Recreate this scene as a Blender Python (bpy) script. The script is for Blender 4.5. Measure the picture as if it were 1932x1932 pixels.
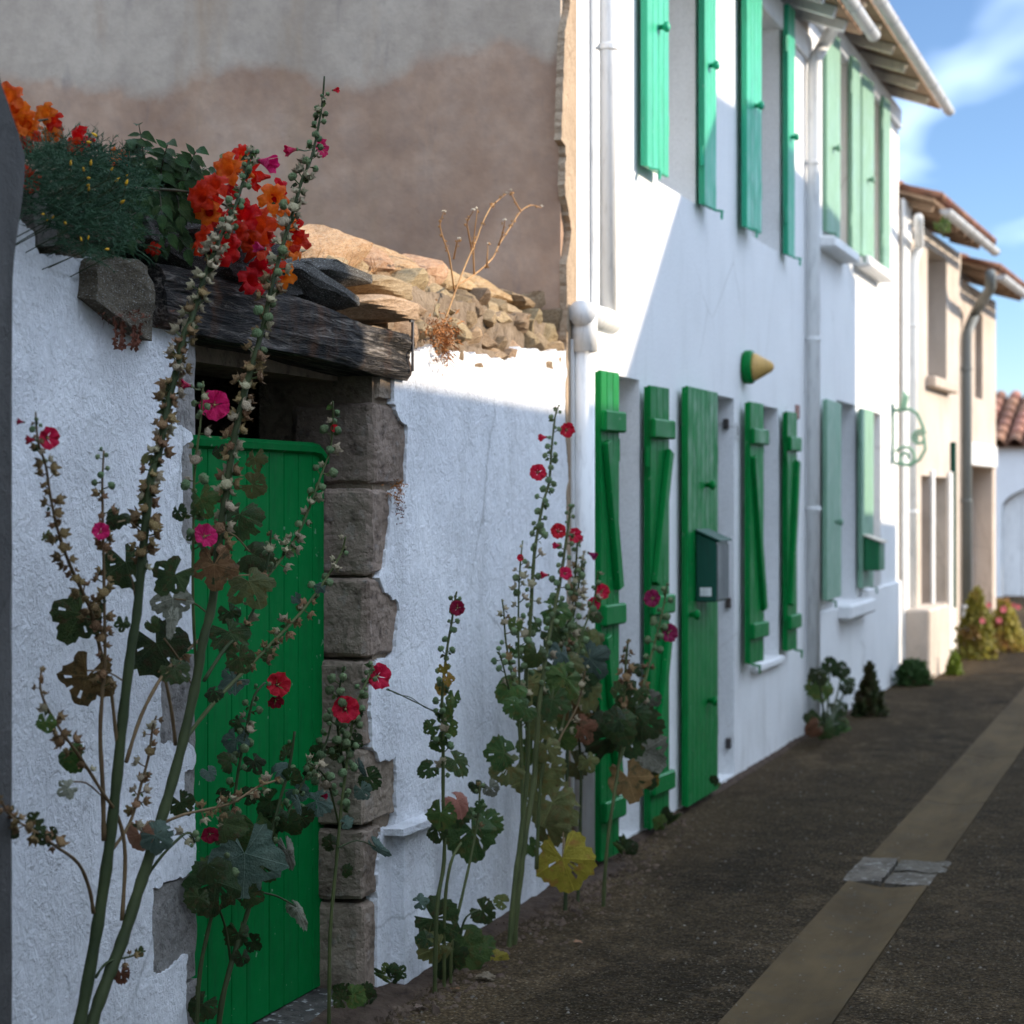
import bpy, bmesh, math, random
from mathutils import Vector, Matrix, noise, Euler
R = math.radians
V = Vector
scene = bpy.context.scene
for o in list(bpy.data.objects):
    bpy.data.objects.remove(o)
COL = scene.collection

# ------------------------------------------------------------------ camera
FPX = 4000.0                       # focal length in pixels of a 1932 pixel wide picture
TH = math.atan(1287 / FPX)         # the view is turned this far from the line of the lane
CC, SS = math.cos(TH), math.sin(TH)
CAMY, CAMH = -2.52, 1.6            # the white fronts stand in the plane y = 0, the lane runs along +x
cam_data = bpy.data.cameras.new('camera')
cam = bpy.data.objects.new('camera', cam_data)
COL.objects.link(cam)
cam.location = (0, CAMY, CAMH)
cam.rotation_euler = (R(90), 0, TH - R(90))
cam_data.sensor_width = 36
cam_data.lens = 36 * FPX / 1932
cam_data.shift_y = -21 / 1932
cam_data.clip_start = 0.05
cam_data.clip_end = 2000
cam_data.dof.use_dof = True
cam_data.dof.focus_distance = 5.9
cam_data.dof.aperture_fstop = 4.2
scene.camera = cam
scene.render.resolution_x = scene.render.resolution_y = 1024

# ------------------------------------------------------------------ sky, sun, exposure
SUN_A, SUN_B = 0.50, 0.45          # the sun stands towards (A, -1, B)
sun_vec = V((SUN_A, -1, SUN_B)).normalized()
world = bpy.data.worlds.new('World')
scene.world = world
world.use_nodes = True
wn, wl = world.node_tree.nodes, world.node_tree.links
wn.clear()
w_out = wn.new('ShaderNodeOutputWorld')
w_bg = wn.new('ShaderNodeBackground')
w_bg.inputs['Strength'].default_value = 0.115
w_sky = wn.new('ShaderNodeTexSky')
w_sky.sky_type = 'NISHITA'
w_sky.sun_disc = False
w_sky.sun_elevation = math.asin(sun_vec.z)
w_sky.sun_rotation = math.atan2(sun_vec.x, sun_vec.y)
w_sky.air_density = 1.0
w_sky.dust_density = 0.5
w_sky.altitude = 3000
w_sky.ozone_density = 3.0
w_tc = wn.new('ShaderNodeTexCoord')
w_map = wn.new('ShaderNodeMapping')
w_map.inputs['Scale'].default_value = (1.6, 1.6, 5.0)
w_map.inputs['Rotation'].default_value = (R(8), R(5), 0)
w_map.inputs['Location'].default_value = (4.05, 2.82, 0.57)
w_noise = wn.new('ShaderNodeTexNoise')
w_noise.inputs['Scale'].default_value = 1.0
w_noise.inputs['Detail'].default_value = 5.0
w_noise.inputs['Roughness'].default_value = 0.52
w_noise.inputs['Distortion'].default_value = 0.5
w_ramp = wn.new('ShaderNodeValToRGB')
w_ramp.color_ramp.elements[0].position = 0.42
w_ramp.color_ramp.elements[0].color = (0, 0, 0, 1)
w_ramp.color_ramp.elements[1].position = 0.60
w_ramp.color_ramp.elements[1].color = (1, 1, 1, 1)
w_mix = wn.new('ShaderNodeMixRGB')
w_mix.inputs['Color2'].default_value = (14.0, 16.8, 21.4, 1)
wl.new(w_tc.outputs['Generated'], w_map.inputs['Vector'])
wl.new(w_map.outputs['Vector'], w_noise.inputs['Vector'])
wl.new(w_noise.outputs['Fac'], w_ramp.inputs['Fac'])
wl.new(w_ramp.outputs['Color'], w_mix.inputs['Fac'])
wl.new(w_sky.outputs['Color'], w_mix.inputs['Color1'])
wl.new(w_mix.outputs['Color'], w_bg.inputs['Color'])
wl.new(w_bg.outputs['Background'], w_out.inputs['Surface'])

sun_data = bpy.data.lights.new('sun', 'SUN')
sun_data.energy = 4.8
sun_data.angle = R(0.6)
sun_data.color = (1.0, 0.85, 0.68)
sun = bpy.data.objects.new('sun', sun_data)
COL.objects.link(sun)
sun.location = (10, -20, 20)
sun.rotation_euler = sun_vec.to_track_quat('Z', 'Y').to_euler()

scene.view_settings.view_transform = 'Standard'
scene.view_settings.look = 'None'
scene.view_settings.exposure = 0.68
scene.view_settings.gamma = 1.0
scene.view_settings.use_curve_mapping = False
scene.render.engine = 'CYCLES'
scene.cycles.use_denoising = True
scene.cycles.max_bounces = 5
scene.cycles.diffuse_bounces = 3
scene.cycles.glossy_bounces = 2
scene.cycles.use_adaptive_sampling = True
scene.cycles.adaptive_threshold = 0.02
scene.cycles.transparent_max_bounces = 8

# ------------------------------------------------------------------ geometry of the place
class Frame:
    """A straight row of fronts: origin on the ground, turned by ang about the vertical."""
    def __init__(self, x=0, y=0, ang=0):
        self.o = V((x, y, 0)); self.ang = ang
        self.ex = V((math.cos(ang), math.sin(ang), 0)); self.ey = V((-math.sin(ang), math.cos(ang), 0))
    def world(self, p):
        return self.o + self.ex * p[0] + self.ey * p[1] + V((0, 0, p[2]))
F0 = Frame()

def sight(px, py):
    u = (px - 966) / FPX
    return V((CC + u * SS, SS - u * CC, (945 - py) / FPX))
def P(px, py, y=0.0, fr=F0):
    """the point of the plane at distance y from a row of fronts (behind is +) seen at px, py; in the row's own coordinates"""
    d = sight(px, py); c0 = V((0, CAMY, CAMH))
    t = ((fr.o - c0).dot(fr.ey) + y) / d.dot(fr.ey)
    w = c0 + d * t - fr.o
    return V((w.dot(fr.ex), y, w.z))
def X(px, y=0.0, fr=F0):
    return P(px, 945, y, fr).x
def Z(px, py, y=0.0, fr=F0):
    return P(px, py, y, fr).z
def PXP(px, py, x):
    d = sight(px, py); t = x / d.x
    return V((x, CAMY + d.y * t, CAMH + d.z * t))
def PG(px, py):
    d = sight(px, py); t = -CAMH / d.z
    return V((d.x * t, CAMY + d.y * t, 0))
def unit(px, y):
    """metres per pixel at that place"""
    return (y - CAMY) / sight(px, 945).y / FPX

BASE = {}
def thing(name, label, cat, base=(0, 0, 0), group=None, fr=F0):
    o = bpy.data.objects.new(name, None)
    COL.objects.link(o)
    o.empty_display_size = 0.1
    o.location = fr.world(base)
    o.rotation_euler = (0, 0, fr.ang)
    o['label'] = label; o['category'] = cat
    if group: o['group'] = group
    BASE[o.name] = V(base)
    return o
def base_of(o):
    while o is not None and o.name not in BASE:
        o = o.parent
    return BASE[o.name] if o is not None else V((0, 0, 0))
def tag(o, label=None, cat=None, group=None, kind=None):
    if label: o['label'] = label
    if cat: o['category'] = cat
    if group: o['group'] = group
    if kind: o['kind'] = kind
    return o

class MB:
    def __init__(self):
        self.v = []; self.f = []
    def add(self, verts, faces):
        n = len(self.v)
        self.v += [V(p) for p in verts]
        self.f += [tuple(i + n for i in f) for f in faces]
        return self
    def box(self, x0, x1, y0, y1, z0, z1):
        return self.add([(x0, y0, z0), (x1, y0, z0), (x1, y1, z0), (x0, y1, z0), (x0, y0, z1), (x1, y0, z1), (x1, y1, z1), (x0, y1, z1)],
                 [(0, 3, 2, 1), (4, 5, 6, 7), (0, 1, 5, 4), (1, 2, 6, 5), (2, 3, 7, 6), (3, 0, 4, 7)])
    def prism(self, outline, y0, y1):
        """outline: (x, z) points, extruded from y0 (front) to y1"""
        n = len(outline)
        vs = [(p[0], y0, p[1]) for p in outline] + [(p[0], y1, p[1]) for p in outline]
        fs = [tuple(range(n)), tuple(range(2 * n - 1, n - 1, -1))]
        fs += [(i, i + n, (i + 1) % n + n, (i + 1) % n) for i in range(n)]
        return self.add(vs, fs)
    def bar(self, a, b, w, d, up=(0, 1, 0)):
        """a straight rectangular bar from a to b; w across, d along up"""
        a, b, up = V(a), V(b), V(up).normalized()
        ax = (b - a).normalized(); sd = ax.cross(up).normalized(); up = sd.cross(ax).normalized()
        vs = []
        for p in (a, b):
            for i, j in ((-1, -1), (1, -1), (1, 1), (-1, 1)):
                vs.append(p + sd * (w / 2 * i) + up * (d / 2 * j))
        return self.add(vs, [(0, 1, 2, 3), (7, 6, 5, 4), (0, 4, 5, 1), (1, 5, 6, 2), (2, 6, 7, 3), (3, 7, 4, 0)])
    def tube(self, pts, rad, n=6, cap=True):
        pts = [V(p) for p in pts]
        m = len(pts)
        if not hasattr(rad, '__len__'): rad = [rad] * m
        ref = None; vs = []; fs = []
        for i, p in enumerate(pts):
            t = (pts[min(i + 1, m - 1)] - pts[max(i - 1, 0)])
            t = t.normalized() if t.length > 1e-9 else V((0, 0, 1))
            if ref is None:
                ref = V((0, 1, 0)) if abs(t.y) < .9 else V((1, 0, 0))
            ref = (ref - t * ref.dot(t)).normalized()
            bi = t.cross(ref)
            for k in range(n):
                a = 2 * math.pi * k / n
                vs.append(p + (ref * math.cos(a) + bi * math.sin(a)) * rad[i])
        for i in range(m - 1):
            for k in range(n):
                k2 = (k + 1) % n
                fs.append((i * n + k, i * n + k2, (i + 1) * n + k2, (i + 1) * n + k))
        if cap:
            fs.append(tuple(range(n - 1, -1, -1))); fs.append(tuple(range((m - 1) * n, m * n)))
        return self.add(vs, fs)
    def lathe(self, prof, c, axis, n=16):
        """prof: (radius, distance along axis) pairs"""
        axis = V(axis).normalized(); c = V(c)
        s = axis.orthogonal().normalized(); t = axis.cross(s)
        vs = []; fs = []
        for r, h in prof:
            for k in range(n):
                a = 2 * math.pi * k / n
                vs.append(c + axis * h + (s * math.cos(a) + t * math.sin(a)) * r)
        for i in range(len(prof) - 1):
            for k in range(n):
                k2 = (k + 1) % n
                fs.append((i * n + k, i * n + k2, (i + 1) * n + k2, (i + 1) * n + k))
        fs.append(tuple(range(n - 1, -1, -1))); fs.append(tuple(range((len(prof) - 1) * n, len(prof) * n)))
        return self.add(vs, fs)
    def rough(self, amp, scale, seed=0, lock=None):
        off = V((seed * 7.13, seed * 3.7, seed * 1.9))
        for i, p in enumerate(self.v):
            self.v[i] = p + noise.noise_vector(p * scale + off) * amp + noise.noise_vector(p * scale * 2.7 + off) * amp * .45
        return self
    def mesh(self, name, off=V((0, 0, 0)), smooth=False):
        me = bpy.data.meshes.new(name)
        me.from_pydata([tuple(p - off) for p in self.v], [], self.f)
        me.validate()
        bm = bmesh.new(); bm.from_mesh(me)
        bmesh.ops.recalc_face_normals(bm, faces=bm.faces)
        bm.to_mesh(me); bm.free()
        if smooth:
            for p in me.polygons: p.use_smooth = True
        return me
    def build(self, name, mat, parent=None, smooth=False, bevel=0, seg=1):
        o = bpy.data.objects.new(name, self.mesh(name, base_of(parent) if parent else V((0, 0, 0)), smooth))
        o.data.materials.append(mat)
        COL.objects.link(o)
        if parent: o.parent = parent
        if bevel:
            b = o.modifiers.new('bevel', 'BEVEL'); b.width = bevel; b.segments = seg; b.limit_method = 'ANGLE'
        return o

def piece(name, me, parent, loc, rot=None, scale=(1, 1, 1), mat=None):
    """one more object that shares mesh data; loc in the row's coordinates"""
    o = bpy.data.objects.new(name, me)
    COL.objects.link(o)
    o.parent = parent
    o.location = V(loc) - base_of(parent)
    if rot is not None:
        o.rotation_mode = 'QUATERNION'
        o.rotation_quaternion = rot
    o.scale = (scale, scale, scale) if not hasattr(scale, '__len__') else scale
    if mat is not None and (len(me.materials) == 0 or me.materials[0] is not mat):
        if len(me.materials) == 0: me.materials.append(mat)
        o.material_slots[0].link = 'OBJECT'
        o.material_slots[0].material = mat
    return o

def cell_block(x0, x1, y0, y1, z0, z1, nx, ny, nz):
    """a box with a grid on every side, for roughening"""
    m = MB(); idx = {}
    def vid(i, j, k):
        if (i, j, k) not in idx:
            idx[(i, j, k)] = len(m.v)
            m.v.append(V((x0 + (x1 - x0) * i / nx, y0 + (y1 - y0) * j / ny, z0 + (z1 - z0) * k / nz)))
        return idx[(i, j, k)]
    for i in range(nx):
        for k in range(nz):
            for j, fl in ((0, 0), (ny, 1)):
                q = [vid(i, j, k), vid(i + 1, j, k), vid(i + 1, j, k + 1), vid(i, j, k + 1)]
                m.f.append(tuple(q[::-1] if fl else q))
    for j in range(ny):
        for k in range(nz):
            for i, fl in ((0, 1), (nx, 0)):
                q = [vid(i, j, k), vid(i, j + 1, k), vid(i, j + 1, k + 1), vid(i, j, k + 1)]
                m.f.append(tuple(q[::-1] if fl else q))
    for i in range(nx):
        for j in range(ny):
            for k, fl in ((0, 1), (nz, 0)):
                q = [vid(i, j, k), vid(i + 1, j, k), vid(i + 1, j + 1, k), vid(i, j + 1, k)]
                m.f.append(tuple(q[::-1] if fl else q))
    return m

def wall_with_holes(m, x0, x1, z0, z1, holes, yf, dep):
    """front sheet at yf with openings (x0, x1, z0, z1) and reveals dep deep, closed sides"""
    xs = sorted({x0, x1, *[h[0] for h in holes], *[h[1] for h in holes]})
    zs = sorted({z0, z1, *[h[2] for h in holes], *[h[3] for h in holes]})
    for i in range(len(xs) - 1):
        for k in range(len(zs) - 1):
            cx, cz = (xs[i] + xs[i + 1]) / 2, (zs[k] + zs[k + 1]) / 2
            if any(h[0] < cx < h[1] and h[2] < cz < h[3] for h in holes): continue
            m.add([(xs[i], yf, zs[k]), (xs[i + 1], yf, zs[k]), (xs[i + 1], yf, zs[k + 1]), (xs[i], yf, zs[k + 1])], [(0, 1, 2, 3)])
    yb = yf + dep
    for a, b, c, d in holes:
        m.add([(a, yf, c), (a, yf, d), (a, yb, d), (a, yb, c)], [(0, 1, 2, 3)])
        m.add([(b, yf, c), (b, yf, d), (b, yb, d), (b, yb, c)], [(3, 2, 1, 0)])
        m.add([(a, yf, d), (b, yf, d), (b, yb, d), (a, yb, d)], [(0, 1, 2, 3)])
        m.add([(a, yf, c), (b, yf, c), (b, yb, c), (a, yb, c)], [(3, 2, 1, 0)])
    m.add([(x0, yf, z0), (x0, yf, z1), (x0, yb, z1), (x0, yb, z0)], [(0, 1, 2, 3)])
    m.add([(x1, yf, z0), (x1, yf, z1), (x1, yb, z1), (x1, yb, z0)], [(3, 2, 1, 0)])
    m.add([(x0, yf, z1), (x1, yf, z1), (x1, yb, z1), (x0, yb, z1)], [(0, 1, 2, 3)])
    return m

def jag(points, step=0.05, amp=0.012, seed=1, closed=True):
    """a broken outline: the straight sides of a polygon cut up and pushed about"""
    out = []; n = len(points)
    rng = range(n if closed else n - 1)
    for i in rng:
        a, b = V((*points[i][:2], 0)), V((*points[(i + 1) % n][:2], 0))
        keep = len(points[i]) > 2            # a third entry keeps that side straight
        L = (b - a).length
        k = 1 if keep else max(1, int(L / step))
        nrm = V((-(b - a).y, (b - a).x, 0))
        nrm = nrm.normalized() if nrm.length > 0 else nrm
        for j in range(k):
            p = a + (b - a) * (j / k)
            if not keep and j > 0:
                q = V((p.x * 9 + seed * 3.1, p.y * 9, seed))
                p = p + nrm * amp * (1.6 * noise.noise(q) + 0.9 * noise.noise(q * 3.3) + .7 * noise.noise(q * 8.1))
            out.append((p.x, p.y))
    return out

# ------------------------------------------------------------------ materials
def lin(c):
    return tuple(c) + (1,) if len(c) == 3 else tuple(c)
class Mat:
    def __init__(self, name, rough=.8, spec=.3):
        self.m = bpy.data.materials.new(name); self.m.use_nodes = True
        self.n, self.l = self.m.node_tree.nodes, self.m.node_tree.links
        self.p = self.n['Principled BSDF']; self.out = self.n['Material Output']
        self.p.inputs['Roughness'].default_value = rough
        self.p.inputs['Specular IOR Level'].default_value = spec
        self.tc = self.n.new('ShaderNodeTexCoord')
        self.oi = None
        self.hgt = None
    def rnd(self):
        if self.oi is None: self.oi = self.n.new('ShaderNodeObjectInfo')
        return self.oi.outputs['Random']
    def coords(self, scale=(1, 1, 1), rnd=False, rot=(0, 0, 0)):
        mp = self.n.new('ShaderNodeMapping')
        mp.inputs['Scale'].default_value = scale
        mp.inputs['Rotation'].default_value = rot
        self.l.new(self.tc.outputs['Object'], mp.inputs['Vector'])
        if rnd:
            mu = self.n.new('ShaderNodeMath'); mu.operation = 'MULTIPLY'; mu.inputs[1].default_value = 37.0
            self.l.new(self.rnd(), mu.inputs[0])
            self.l.new(mu.outputs[0], mp.inputs['Location'])
        return mp.outputs['Vector']
    def noise(self, scale, vec=None, detail=5, rough=.55, dist=0):
        t = self.n.new('ShaderNodeTexNoise')
        t.inputs['Scale'].default_value = scale; t.inputs['Detail'].default_value = min(detail, 4)
        t.inputs['Roughness'].default_value = rough; t.inputs['Distortion'].default_value = dist
        self.l.new(vec if vec is not None else self.tc.outputs['Object'], t.inputs['Vector'])
        return t.outputs['Fac']
    def voro(self, scale, vec=None, feature='F1', out='Distance'):
        t = self.n.new('ShaderNodeTexVoronoi'); t.feature = feature
        t.inputs['Scale'].default_value = scale
        self.l.new(vec if vec is not None else self.tc.outputs['Object'], t.inputs['Vector'])
        return t.outputs[out]
    def ramp(self, fac, stops):
        r = self.n.new('ShaderNodeValToRGB'); e = r.color_ramp.elements
        while len(e) < len(stops): e.new(0.5)
        for el, (pos, col) in zip(e, stops):
            el.position = pos; el.color = lin(col) if hasattr(col, '__len__') else (col, col, col, 1)
        self.l.new(fac, r.inputs['Fac'])
        return r.outputs['Color']
    def mix(self, fac, a, b, mode='MIX'):
        x = self.n.new('ShaderNodeMixRGB'); x.blend_type = mode
        for s, val in (('Fac', fac), ('Color1', a), ('Color2', b)):
            if isinstance(val, bpy.types.NodeSocket): self.l.new(val, x.inputs[s])
            elif s == 'Fac': x.inputs[s].default_value = val
            else: x.inputs[s].default_value = lin(val) if hasattr(val, '__len__') else (val, val, val, 1)
        return x.outputs['Color']
    def math(self, op, a, b=0.0, clamp=False):
        x = self.n.new('ShaderNodeMath'); x.operation = op; x.use_clamp = clamp
        for i, val in enumerate((a, b)):
            if isinstance(val, bpy.types.NodeSocket): self.l.new(val, x.inputs[i])
            else: x.inputs[i].default_value = val
        return x.outputs[0]
    def axis(self, ch):
        s = self.n.new('ShaderNodeSeparateXYZ')
        self.l.new(self.tc.outputs['Object'], s.inputs[0])
        return s.outputs[ch]
    def vary(self, col, val=.25, hue=.0):
        h = self.n.new('ShaderNodeHueSaturation')
        a = self.n.new('ShaderNodeMapRange')
        a.inputs['To Min'].default_value = 1 - val; a.inputs['To Max'].default_value = 1 + val
        self.l.new(self.rnd(), a.inputs['Value'])
        self.l.new(a.outputs['Result'], h.inputs['Value'])
        if hue:
            b = self.n.new('ShaderNodeMapRange')
            b.inputs['To Min'].default_value = .5 - hue; b.inputs['To Max'].default_value = .5 + hue
            mu = self.math('FRACT', self.math('MULTIPLY', self.rnd(), 7.31))
            self.l.new(mu, b.inputs['Value']); self.l.new(b.outputs['Result'], h.inputs['Hue'])
        if isinstance(col, bpy.types.NodeSocket): self.l.new(col, h.inputs['Color'])
        else: h.inputs['Color'].default_value = lin(col)
        return h.outputs['Color']
    def color(self, c):
        if isinstance(c, bpy.types.NodeSocket): self.l.new(c, self.p.inputs['Base Color'])
        else: self.p.inputs['Base Color'].default_value = lin(c)
        self.c = c
        return self
    def bump(self, h, strength=.5, dist=.01):
        b = self.n.new('ShaderNodeBump')
        b.inputs['Strength'].default_value = strength; b.inputs['Distance'].default_value = dist
        self.l.new(h, b.inputs['Height'])
        if self.hgt is not None: self.l.new(self.hgt, b.inputs['Normal'])
        self.l.new(b.outputs['Normal'], self.p.inputs['Normal'])
        self.hgt = b.outputs['Normal']
        return self
    def translucent(self, amount, tint=None):
        t = self.n.new('ShaderNodeBsdfTranslucent'); x = self.n.new('ShaderNodeMixShader')
        x.inputs[0].default_value = amount
        c = tint if tint is not None else self.c
        if isinstance(c, bpy.types.NodeSocket): self.l.new(c, t.inputs['Color'])
        else: t.inputs['Color'].default_value = lin(c)
        self.l.new(self.p.outputs[0], x.inputs[1]); self.l.new(t.outputs[0], x.inputs[2])
        self.l.new(x.outputs[0], self.out.inputs['Surface'])
        return self

def simple(name, c1, c2, scale=6, rough=.75, spec=.3, vary=0, hue=0, bump=.0, bscale=30, bdist=.005, stretch=(1, 1, 1), rnd=False):
    k = Mat(name, rough, spec)
    vec = k.coords(stretch, rnd)
    c = k.ramp(k.noise(scale, vec), [(.3, c1), (.7, c2)])
    if vary: c = k.vary(c, vary, hue)
    k.color(c)
    if bump: k.bump(k.noise(bscale, vec), bump, bdist)
    return k.m

def m_plaster(name, a, b, stain, amt, relief=.6, coarse=.03, stain_h=1.2):
    k = Mat(name, .85, .25)
    v = k.coords((1, 1, 1))
    big = k.noise(1.6, v, 6, .6)
    c = k.ramp(big, [(.3, a), (.7, b)])
    dirt = k.math('MULTIPLY', k.ramp(k.noise(3.2, k.coords((1.6, 1, .45)), 8, .65), [(.50, 0.0), (.72, 1.0)]), amt)
    c = k.mix(dirt, c, stain)
    z = k.axis('Z')
    low = k.math('MULTIPLY', k.math('SUBTRACT', stain_h, z, True), k.ramp(k.noise(2.3, k.coords((1.3, 1, .7)), 7, .6), [(.46, 0.0), (.74, .7)]), True)
    c = k.mix(k.math('MULTIPLY', low, .9, True), c, stain)
    crack = k.ramp(k.voro(.9, k.mix(.12, v, k.noise(3.0, v, 3, .6)), 'DISTANCE_TO_EDGE'), [(.0, 1.0), (.006, 0.0)])
    crack = k.math('MULTIPLY', crack, k.ramp(k.noise(1.3, v, 2, .5), [(.50, 0.0), (.60, .6)]))
    c = k.mix(crack, c, stain)
    specks = k.ramp(k.noise(46, v, 3, .6), [(.66, 0.0), (.74, .45)])
    c = k.mix(specks, c, stain)
    c = k.mix(.5, c, k.ramp(k.noise(70, v, 3, .7), [(.3, .84), (.7, 1.16)]), 'MULTIPLY')
    k.color(c)
    strokes = k.noise(20, k.coords((1.0, 1, .6), rot=(0, R(32), 0)), 5, .62, .8)
    k.bump(strokes, relief, coarse)
    k.bump(k.math('MULTIPLY', k.noise(105, v, 4, .7), k.ramp(k.noise(3.5, v, 3, .6), [(.35, .35), (.65, 1.2)])), min(1, relief * 1.1), .009)
    k.bump(k.ramp(k.noise(24, v, 4, .55), [(.50, 0.0), (.56, 1.0)]), relief * .45, .004)
    return k.m

MT = {}
MT['plaster'] = m_plaster('whitewashed plaster', (.82, .83, .85), (.89, .89, .89), (.36, .36, .35), .30, .8, .014, .75)
MT['facade'] = m_plaster('smooth white render', (.80, .80, .79), (.85, .85, .84), (.46, .44, .40), .16, .14, .008, .8)
MT['facade2'] = m_plaster('white render weathered', (.78, .78, .77), (.83, .83, .82), (.46, .45, .42), .15, .14, .008, .7)
MT['beige'] = m_plaster('sandy render', (.47, .40, .335), (.57, .50, .43), (.28, .235, .195), .6, .3, .012, .6)
MT['beige2'] = m_plaster('warm sandy render', (.46, .38, .31), (.56, .475, .395), (.27, .21, .165), .6, .3, .012, .6)
MT['tornrender'] = m_plaster('torn sandy render', (.36, .26, .17), (.50, .38, .26), (.22, .15, .10), .5, .8, .03, .6)
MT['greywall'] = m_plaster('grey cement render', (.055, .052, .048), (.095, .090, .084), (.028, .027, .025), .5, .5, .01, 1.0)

def m_gable():
    k = Mat('old two tone render', .9, .15)
    v = k.coords()
    z, y = k.axis('Z'), k.axis('Y')
    edge = k.math('ADD', k.math('ADD', z, k.math('MULTIPLY', y, -.02)), k.math('ADD', k.math('MULTIPLY', k.noise(1.5, v, 8, .62), 0.7), k.math('MULTIPLY', k.noise(11, v, 4, .7), 0.10)))
    fac = k.ramp(k.math('SUBTRACT', edge, 3.36), [(.455, 0.0), (.49, .5), (.55, 1.0)])
    low = k.ramp(k.noise(2.2, v, 8, .65), [(.28, (.30, .185, .122)), (.5, (.43, .285, .195)), (.72, (.54, .39, .285))])
    up = k.ramp(k.noise(2.0, k.coords((1, 1, .6)), 7, .6), [(.3, (.40, .325, .25)), (.7, (.54, .455, .36))])
    c = k.mix(fac, low, up)
    c = k.mix(k.ramp(k.noise(1.1, k.coords((1, 2.4, .5)), 7, .7), [(.56, 0.0), (.72, .55)]), c, (.42, .29, .18))
    c = k.mix(k.ramp(k.noise(2.3, k.coords((1, 2.6, .8)), 6, .7), [(.60, 0.0), (.78, .5)]), c, (.17, .155, .16))
    c = k.mix(k.ramp(k.noise(9, v, 6, .75), [(.40, 0.0), (.7, .35)]), c, (.24, .19, .16))
    k.color(c)
    k.bump(k.noise(3, v, 8, .6), .5, .03)
    k.bump(k.noise(70, v, 4, .6), .4, .004)
    return k.m
MT['gable'] = m_gable()

def m_stone(name, a, b, d, lichen=0.0, pits=.5, vary=.18, rnd=True, scale=7):
    k = Mat(name, .92, .12)
    v = k.coords((1, 1, 1), rnd)
    c = k.ramp(k.noise(scale, v, 7, .65), [(.3, a), (.62, b)])
    c = k.mix(k.ramp(k.noise(scale * 2.6, v, 7, .7), [(.52, 0.0), (.68, .85)]), c, d)
    if lichen:
        c = k.mix(k.ramp(k.noise(scale * 4.2, v, 3, .5), [(.60, 0.0), (.66, lichen)]), c, (.52, .52, .49))
    if vary: c = k.vary(c, vary, .012)
    k.color(c)
    k.bump(k.noise(26, v, 7, .65), .7, .018)
    k.bump(k.ramp(k.voro(60, v), [(.05, 0.0), (.3, 1.0)]), pits * .5, .006)
    return k.m
MT['ashlar'] = m_stone('pitted limestone', (.19, .145, .105), (.30, .235, .175), (.075, .056, .042), .12, .9, .10, True, 6)
MT['rubble'] = m_stone('weathered rubble stone', (.30, .205, .115), (.47, .345, .21), (.10, .065, .036), .25, .5, .28)
MT['coping'] = m_stone('ochre coping stone', (.44, .25, .12), (.60, .41, .24), (.22, .12, .06), .5, .3, .18)
MT['darkstone'] = m_stone('dark and shaded stone', (.050, .046, .042), (.105, .095, .082), (.022, .021, .020), .65, .4, .2)  # also paints the shaded lengths of the lintel slabs
MT['greystone'] = m_stone('lichened grey stone', (.11, .086, .056), (.20, .165, .12), (.045, .035, .024), .75, .7, .12)
MT['granite'] = m_stone('grey jamb stone', (.22, .205, .185), (.31, .29, .265), (.11, .10, .09), .2, .8, .1)
MT['mortar'] = m_stone('earth mortar', (.16, .12, .085), (.24, .185, .13), (.09, .065, .045), 0, .3, 0, False)

def m_beam():
    k = Mat('charred oak beam', .85, .2)
    g = k.coords((.5, 5, 7))
    grain = k.noise(7, g, 9, .7, 1.2)
    c = k.ramp(grain, [(.38, (.010, .009, .008)), (.50, (.035, .030, .026)), (.60, (.14, .12, .10)), (.72, (.32, .285, .25))])
    brown = k.ramp(k.noise(3.0, k.coords((2, 1, 1)), 5, .6), [(.52, 0.0), (.7, .6)])
    c = k.mix(brown, c, (.15, .062, .024), 'MIX')
    k.color(c)
    k.bump(grain, 1.0, .035)
    k.bump(k.noise(18, k.coords((.6, 6, 9)), 6, .6), .8, .01)
    return k.m
MT['beam'] = m_beam()

def m_paint(name, col, rough=.38, chips=.0, vary=.06, spec=.2):
    k = Mat(name, rough, spec)
    v = k.coords((1, 1, 1), True)
    c = k.mix(k.ramp(k.noise(2.2, v, 6, .6), [(.35, 0.0), (.75, .28)]), col, tuple(x * .72 for x in col))
    c = k.mix(k.ramp(k.noise(9, k.coords((3, 3, .6), True), 5, .6), [(.55, 0.0), (.8, .16)]), c, tuple(min(1, x * 1.25 + .02) for x in col))
    if chips: c = k.mix(k.ramp(k.noise(30, v, 3, .5), [(.70, 0.0), (.73, chips)]), c, (.55, .58, .52))
    fade = k.ramp(k.noise(1.3, k.coords((2.5, 2.5, .8), True), 5, .65), [(.48, 0.0), (.75, .35)])
    c = k.mix(fade, c, tuple(x * .8 + .07 * max(col) for x in col))
    grime = k.ramp(k.noise(5, k.coords((5, 5, .9), True), 5, .7), [(.52, 0.0), (.76, .5)])
    c = k.mix(grime, c, tuple(x * .30 + .012 for x in col))
    c = k.vary(c, vary)
    k.color(c)
    rg = k.ramp(k.noise(6, v, 4, .6), [(.3, rough * .8), (.7, min(1, rough * 1.5))])
    k.l.new(rg, k.p.inputs['Roughness'])
    k.bump(k.noise(14, k.coords((9, 9, .8), True), 4, .5), .12, .003)
    return k.m
MT['green'] = m_paint('green gloss paint', (.0, .18, .034), .42, .25, .06, .12)
MT['mint'] = m_paint('pale mint green paint', (.035, .40, .225), .36, .25)  # paler, bluer green for the upstairs shutters
MT['doorgreen'] = m_paint('garden door green paint', (.0, .165, .034), .62, .3, .06, .06)
MT['palegreen'] = m_paint('faded grey green paint', (.20, .36, .25), .45, .2)
MT['darkgreen'] = m_paint('dark green letterbox paint', (.012, .075, .05), .3)
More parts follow.
